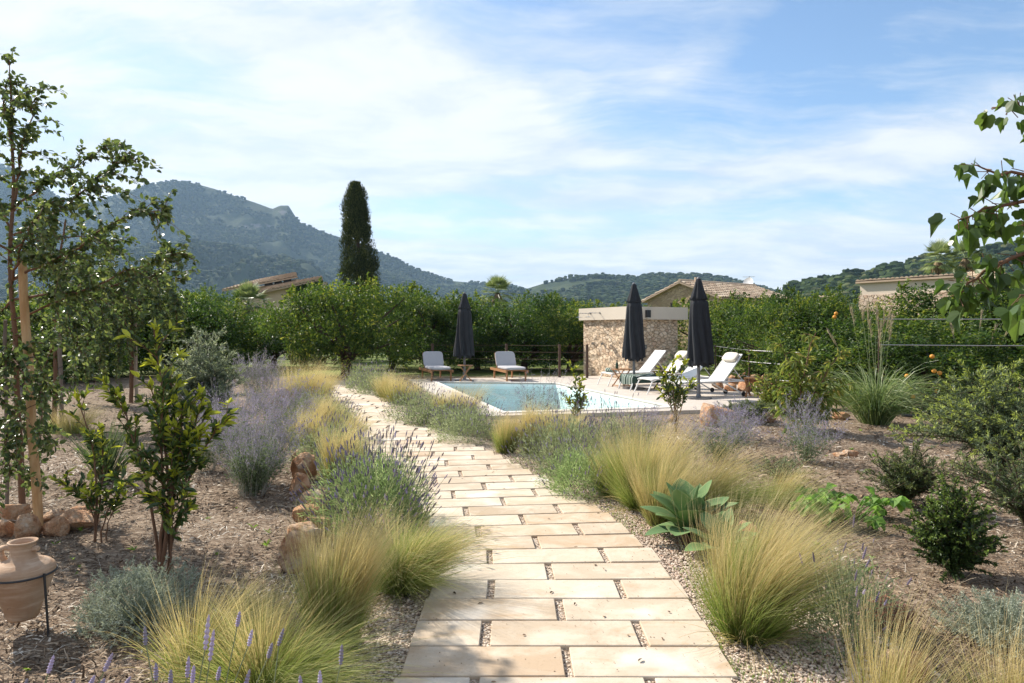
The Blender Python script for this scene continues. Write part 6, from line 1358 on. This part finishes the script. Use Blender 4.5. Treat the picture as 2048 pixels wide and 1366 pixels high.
# ---- fan palms
def fan_palm(label, px, d, ztop, R, seed, wind=(0, 0), trunk_r=.16, nf=30, lean=0):
    r_ = np.random.default_rng(seed); t = thing('fan_palm', label, 'palm tree', (X(px, d), d, 0), 0, 'fan palms beyond the orchard'); zc = ztop - R * .82
    mt = MB(); add_tube(mt, [(0, 0, -.1), (.05, 0, zc * .5), (lean, 0, zc)], [trunk_r * 1.2, trunk_r, trunk_r * 1.15], 10); mt.obj('trunk', M_BARK, t, True); c = np.array((lean, 0, zc))
    mb, ms = MB(), MB(); P, D, N, L, Rr = [], [], [], [], []
    for k in range(nf):
        a = k * 2.39996; el_ = math.radians(80 - 118 * (k / nf) ** .9 + r_.normal(0, 6)); d_ = nrm(np.array((math.cos(a) * math.cos(el_) + wind[0], math.sin(a) * math.cos(el_) + wind[1], math.sin(el_)))); pl = R * .50 * (.8 + .3 * r_.random())
        e = c + d_ * pl - np.array((0, 0, .05)); add_tube(ms, [c, (c + e) / 2 + (0, 0, .04), e], .014, 4, False); side = nrm(np.cross(d_, (0, 0, 1.0)) + 1e-6); up = np.cross(side, d_)
        for s_ in np.linspace(-1.25, 1.25, 22):
            q_ = d_ * math.cos(s_) + side * math.sin(s_); P.append(e); D.append(q_ - np.array((0, 0, .18 + .25 * (k / nf)))); N.append(up); L.append(R * .55 * (1 - .22 * abs(s_)) * (.85 + .25 * r_.random())); Rr.append(r_.random())
    scatter(mb, NEEDLE, np.array(P), np.array(D), np.array(N), np.array(L), R * .042, np.array(Rr)); ms.obj('stalks', M_PALM, t); mb.obj('fronds', M_PALM, t)
    n = 240; ph = r_.random(n) * 6.28; sk = MB(); P = c + np.stack([trunk_r * np.cos(ph), trunk_r * np.sin(ph), -.05 - .2 * r_.random(n)], 1); scatter(sk, NEEDLE, P, np.stack([np.cos(ph) * .4, np.sin(ph) * .4, -1 + 0 * ph], 1), np.stack([np.cos(ph), np.sin(ph), 0 * ph], 1), R * .6 * (.4 + .6 * r_.random(n)), R * .05, r_.random(n)); sk.obj('dry_skirt', M_PALMDRY, t)
    return t
fan_palm('fan palm rising alone above the orchard between mountain and hill', 995, 46.0, Z(551, 46), 1.45, 220, nf=26)
fan_palm('bluish fan palm in front of the old farmhouse corner', 497, 42.0, Z(567, 42), 1.55, 221, nf=34)
fan_palm('wind tossed fan palm above the outbuilding, closer to the pine hill', 1876, 52.0, Z(482, 52), 1.75, 222, (.25, 0))
fan_palm('wind tossed fan palm above the outbuilding, closer to the big leaved branch', 1930, 52.5, Z(480, 52.5), 1.7, 223, (.35, 0))
# ivy on the old farmhouse
r_ = np.random.default_rng(224); n = 5200; px = 575 + 69 * r_.random(n) ** .6; py = 558 + 62 * r_.random(n); edge = 560 + (642 - px) * .24; ok = (py > edge) & (py < 606 + 14 * (px - 560) / 80) & (fbm(px * .045, py * .06, 7, 4) + (px - 604) / 62 > .0)
px, py = px[ok], py[ok]; n = len(px); P = np.stack([X(px, 49.85), np.full(n, 49.85) - .25 * r_.random(n), Z(py, 49.85)], 1); mb = MB(); scatter(mb, KITE, P, rdir(r_, n) - (0, 0, .5), np.array((-.2, -1, .4)) + .4 * rdir(r_, n), .16, .12, r_.random(n) * .55)
iv = thing('climbing_ivy', 'dark creeper covering the end wall of the old farmhouse', 'climber', (X(642, 49.8), 49.8, 0)); o = mb.obj('foliage', M_CITRUS, iv); o.location = (-X(642, 49.8), -49.8, 0)
mb = MB(); add_tube(mb, [(0, -.05, 0), (-.4, -.08, 2), (-1.0, -.08, 3.6), (-2.0, -.08, 4.0)], [.06, .05, .035, .02], 6); mb.obj('stem', M_BARK, iv)
# round grey trees on the hill's foot
for lb, px, d, zt, k, v_ in (('olive green bushy tree poking over the orchard near the hill', 1130, 46.0, Z(585, 46), 1.0, 2), ('small dark tree left of the fan palm above the orchard', 925, 50.0, Z(588, 50), 1.0, 1), ('leafy tree beyond the orchard, right of the tiled shed', 2040, 40.0, Z(545, 40), 1.15, 0)):
    k_ = zt / 3.45; t = thing('orchard_tree', lb, 'tree', (X(px, d), d, 0), v_ * 1.3, None, (k_ * .8, k_ * .8, k_))
    for nm, me in (('trunk', CR[v_][1]), ('crown', CR[v_][0])): o = bpy.data.objects.new(nm, me); COL.objects.link(o); o.parent = t

# ---- slender young trees with small silvery leaves
def young_tree(label, loc, trunk, branches, seed, ll=.050, dens=34, twl=.42, rad=.026, droop=.35, lw=.62, sub=9, core=0):
    """branches: list of point lists (absolute places); twigs hang from them"""
    r_ = np.random.default_rng(seed); t = thing('young_tree', label, 'tree', (*loc, float(ground_z(*loc)) - .01), 0, 'staked young trees'); o = np.array((*loc, float(ground_z(*loc)) - .01)); mw, ml = MB(), MB()
    def spline(pts, n):
        pts = np.array(pts, float); s_ = np.linspace(0, len(pts) - 1, n); return np.stack([np.interp(s_, range(len(pts)), pts[:, k]) for k in range(3)], 1)
    T = spline([p - o for p in map(np.array, trunk)], 14); T[1:] += np.cumsum(r_.normal(0, .006, (13, 3)), 0); add_tube(mw, T, np.linspace(rad, rad * .35, 14), 8); Ps, Ds, Ns, Gs = [], [], [], []
    def leaves(path, n):
        u = r_.random(n); f = u * (len(path) - 1); i = np.minimum(f.astype(int), len(path) - 2); fr_ = (f - i)[:, None]; P = path[i] * (1 - fr_) + path[i + 1] * fr_
        Ps.append(P + rdir(r_, n) * .018); Ds.append(rdir(r_, n) * .9 + nrm(path[i + 1] - path[i]) * .4 + np.array((.25, 0, -.35))); Ns.append(rdir(r_, n) + np.array((0, 0, .35))); Gs.append(u)
    for br in branches:
        B = spline([p - o for p in map(np.array, br)], 12); B[1:-1] += r_.normal(0, .012, (10, 3)); L = np.linalg.norm(np.diff(B, axis=0), axis=1).sum(); add_tube(mw, B, np.linspace(rad * .45, rad * .10, 12), 6); leaves(B[2:], int(dens * L * .9))
        for k in range(int(sub * L) + 2):
            u = .12 + .86 * r_.random(); f = u * 11; i = min(int(f), 10); p = B[i] + (B[i + 1] - B[i]) * (f - i); d = nrm(nrm(B[i + 1] - B[i]) * .55 + rdir(r_, 1)[0] * .8 + np.array((.1, 0, .1))); l_ = twl * (.4 + .8 * r_.random()) * (1.15 - .65 * u)
            tw_ = bez(p, p + d * l_ - np.array((0, 0, droop * l_)), d * l_ * .5 + np.array((0, 0, .1 * l_)), 6); add_tube(mw, tw_, np.linspace(rad * .14, rad * .05, 6), 4, False); leaves(tw_, max(4, int(dens * l_ * 1.25)))
    if core: leaves(T[4:], core)
    mw.obj('trunk', M_BARKL, t, True); P, D, N = np.concatenate(Ps), np.concatenate(Ds), np.concatenate(Ns); n = len(P); L = ll * (.55 + .7 * r_.random(n)); scatter(ml, OVAL, P, D, N, L, L * lw, r_.random(n), np.concatenate(Gs)); ml.obj('crown', M_YTREE, t); return t
d1 = 5.8; q_ = lambda px, py, dd=0.0: PT(px, py, d1 + dd)
tr1 = [(X(46, d1), d1, 0), q_(36, 800), q_(22, 560), q_(30, 380), q_(28, 150)]
young_tree('nearest young tree with small glittering leaves and arching branches above a rock ring', (X(46, d1), d1), tr1, [
    [q_(30, 400), q_(45, 290, -.1), q_(85, 170, -.2)], [q_(28, 300), q_(10, 220), q_(18, 115)], [q_(25, 480), q_(-30, 330, .1), q_(-60, 200, .1)],
    [q_(28, 470), q_(120, 420, -.3), q_(205, 350, -.5), q_(262, 302, -.6)], [q_(26, 560), q_(150, 500, -.3), q_(255, 425, -.5), q_(336, 424, -.6)], [q_(24, 600), q_(140, 585, -.2), q_(260, 545, -.4), q_(372, 500, -.5)], [q_(24, 640), q_(150, 590, .2), q_(270, 560, .2), q_(375, 555, .1)],
    [q_(28, 420), q_(95, 360, .3), q_(160, 330, .4), q_(215, 290, .5)], [q_(26, 520), q_(90, 520, .5), q_(140, 600, .6), q_(150, 720, .6)], [q_(24, 660), q_(70, 700, .3), q_(110, 800, .4)], [q_(30, 720), q_(75, 770, -.4), q_(90, 900, -.5)], [q_(24, 600), q_(-20, 640, .2), q_(-30, 760, .2)],
    [q_(34, 780), q_(60, 840, .3), q_(70, 950, .3)], [q_(26, 560), q_(60, 450, -.5), q_(110, 400, -.7)], [q_(36, 820), q_(10, 880, -.3), q_(20, 960, -.3)], [q_(26, 500), q_(-40, 470, -.2), q_(-80, 420, -.3)], [q_(30, 690), q_(5, 740, -.3), q_(-10, 850, -.3)], [q_(26, 500), q_(80, 480, .1), q_(190, 470, .3), q_(240, 500, .4)]],
    230, .052, 66, .46, sub=17, core=160)
d2 = 11.6; z2 = lambda px, py, dd=0.0: PT(px, py, d2 + dd)
young_tree('second young tree by the grey stake, seen behind the nearest one', (X(108, d2), d2), [(X(108, d2), d2, 0), z2(110, 700), z2(115, 560), z2(130, 440)], [
    [z2(115, 560), z2(160, 500), z2(205, 470)], [z2(112, 600), z2(180, 580), z2(225, 640)], [z2(115, 520), z2(90, 470), z2(70, 440)], [z2(112, 640), z2(60, 640), z2(40, 720)], [z2(112, 620), z2(150, 650, -.5), z2(175, 760, -.5)], [z2(110, 680), z2(85, 740), z2(80, 820)], [z2(112, 580), z2(140, 540, .5), z2(190, 545, .8)]],
    231, .075, 84, .7, .04, .6, sub=10, core=50)
d3 = 15.0; z3 = lambda px, py, dd=0.0: PT(px, py, d3 + dd)
young_tree('far young tree with weeping bright leaves over the pale grey stake', (X(262, d3), d3), [(X(262, d3), d3, 0), z3(264, 690), z3(262, 590), z3(258, 540)], [
    [z3(262, 590), z3(230, 560), z3(185, 600), z3(170, 720)], [z3(262, 580), z3(215, 590, -.4), z3(205, 700, -.4)], [z3(262, 560), z3(300, 540), z3(345, 580), z3(355, 650)], [z3(262, 600), z3(290, 600, -.5), z3(315, 690, -.5)], [z3(262, 570), z3(240, 600, -.6), z3(238, 740, -.6)], [z3(260, 560), z3(290, 560, .6), z3(330, 640, .7)], [z3(262, 560), z3(200, 545, .5), z3(150, 590, .6), z3(140, 690, .6)]],
    232, .095, 78, .8, .045, .9, sub=9, core=30)

# ---- branch of a large leaved tree reaching in from the right
d4 = 3.4; z4 = lambda px, py, dd=0.0: PT(px, py, d4 + dd); r_ = np.random.default_rng(240); loc = (X(2420, 3.6), 3.6)
ft = thing('mulberry_tree', 'big leaved mulberry branch reaching into the sky from the right edge', 'tree', (*loc, 0)); o = np.array((*loc, 0.)); mt, mw, ml = MB(), MB(), MB(); fork = np.array((X(2420, 3.6), 3.6, 1.5))
add_tube(mt, [np.zeros(3), (fork - o) * .5 + (.02, 0, 0), fork - o], [.085, .07, .06], 12); Ps, Ds = [], []
for br, nl in (([fork, z4(2230, 560), z4(2060, 500), z4(1960, 545), z4(1915, 590)], 58), ([fork, z4(2240, 500), z4(2080, 400), z4(1985, 412), z4(1915, 440)], 40), ([fork, z4(2250, 400), z4(2120, 340), z4(2010, 350), z4(1952, 330)], 30),
               ([fork, z4(2200, 300), z4(2110, 250), z4(2040, 205), z4(1995, 215)], 20), ([fork, z4(2260, 620, -.3), z4(2130, 600, -.5), z4(2040, 590, -.6)], 30), ([fork, z4(2280, 480, .4), z4(2110, 440, .4), z4(2020, 455, .4)], 26)):
    s_ = np.linspace(0, len(br) - 1, 16); B = np.stack([np.interp(s_, range(len(br)), np.array(br)[:, k]) for k in range(3)], 1) - o; B[1:-1] += r_.normal(0, .006, (14, 3)); add_tube(mw, B, np.linspace(.020, .003, 16), 7)
    for k in range(nl):
        u = .40 + .60 * (k + r_.random() * .8) / nl; f = min(u, .999) * 15; i = int(f); p = B[i] + (B[i + 1] - B[i]) * (f - i); d = nrm(rdir(r_, 1)[0] * .9 + nrm(B[i + 1] - B[i]) * .4 + np.array((0, 0, -.25))); pe = p + d * (.04 + .05 * r_.random()); add_tube(mw, [p, pe], .0022, 4, False); Ps.append(pe); Ds.append(nrm(d * .6 + np.array((0, 0, -.75)) + r_.normal(0, .35, 3)))
n = len(Ps); L = .115 * (.60 + .65 * r_.random(n)); LV = LOBED[0].copy(); LV[:, 2] += -.45 * (LV[:, 0] - .3) ** 2 + .25 * np.abs(LV[:, 1])
scatter(ml, (LV, LOBED[1]), np.array(Ps), np.array(Ds), rdir(r_, n) * .8 + np.array((-.6, -.5, .5)), L, L * .66, r_.random(n), T=L); mt.obj('trunk', M_BARKL, ft, True); mw.obj('branches', M_BARKL, ft, True); ml.obj('leaves', M_FIG, ft)

# ================================================================== HAZE
M_HAZE = bpy.data.materials.new('haze'); M_HAZE.use_nodes = True; q = NT(M_HAZE.node_tree)
for n_ in list(q.n): q.n.remove(n_)
ho = q.node('ShaderNodeOutputMaterial'); pv_n = q.node('ShaderNodeVolumePrincipled'); pv_n.inputs['Color'].default_value = (.48, .70, 1.0, 1); pv_n.inputs['Density'].default_value = .0001; pv_n.inputs['Anisotropy'].default_value = .2
q.l.new(pv_n.outputs[0], ho.inputs['Volume'])
mb = MB(); add_box(mb, (0, 1750, 345), (7800, 4600, 700)); tag(mb.obj('haze', M_HAZE), kind='stuff')
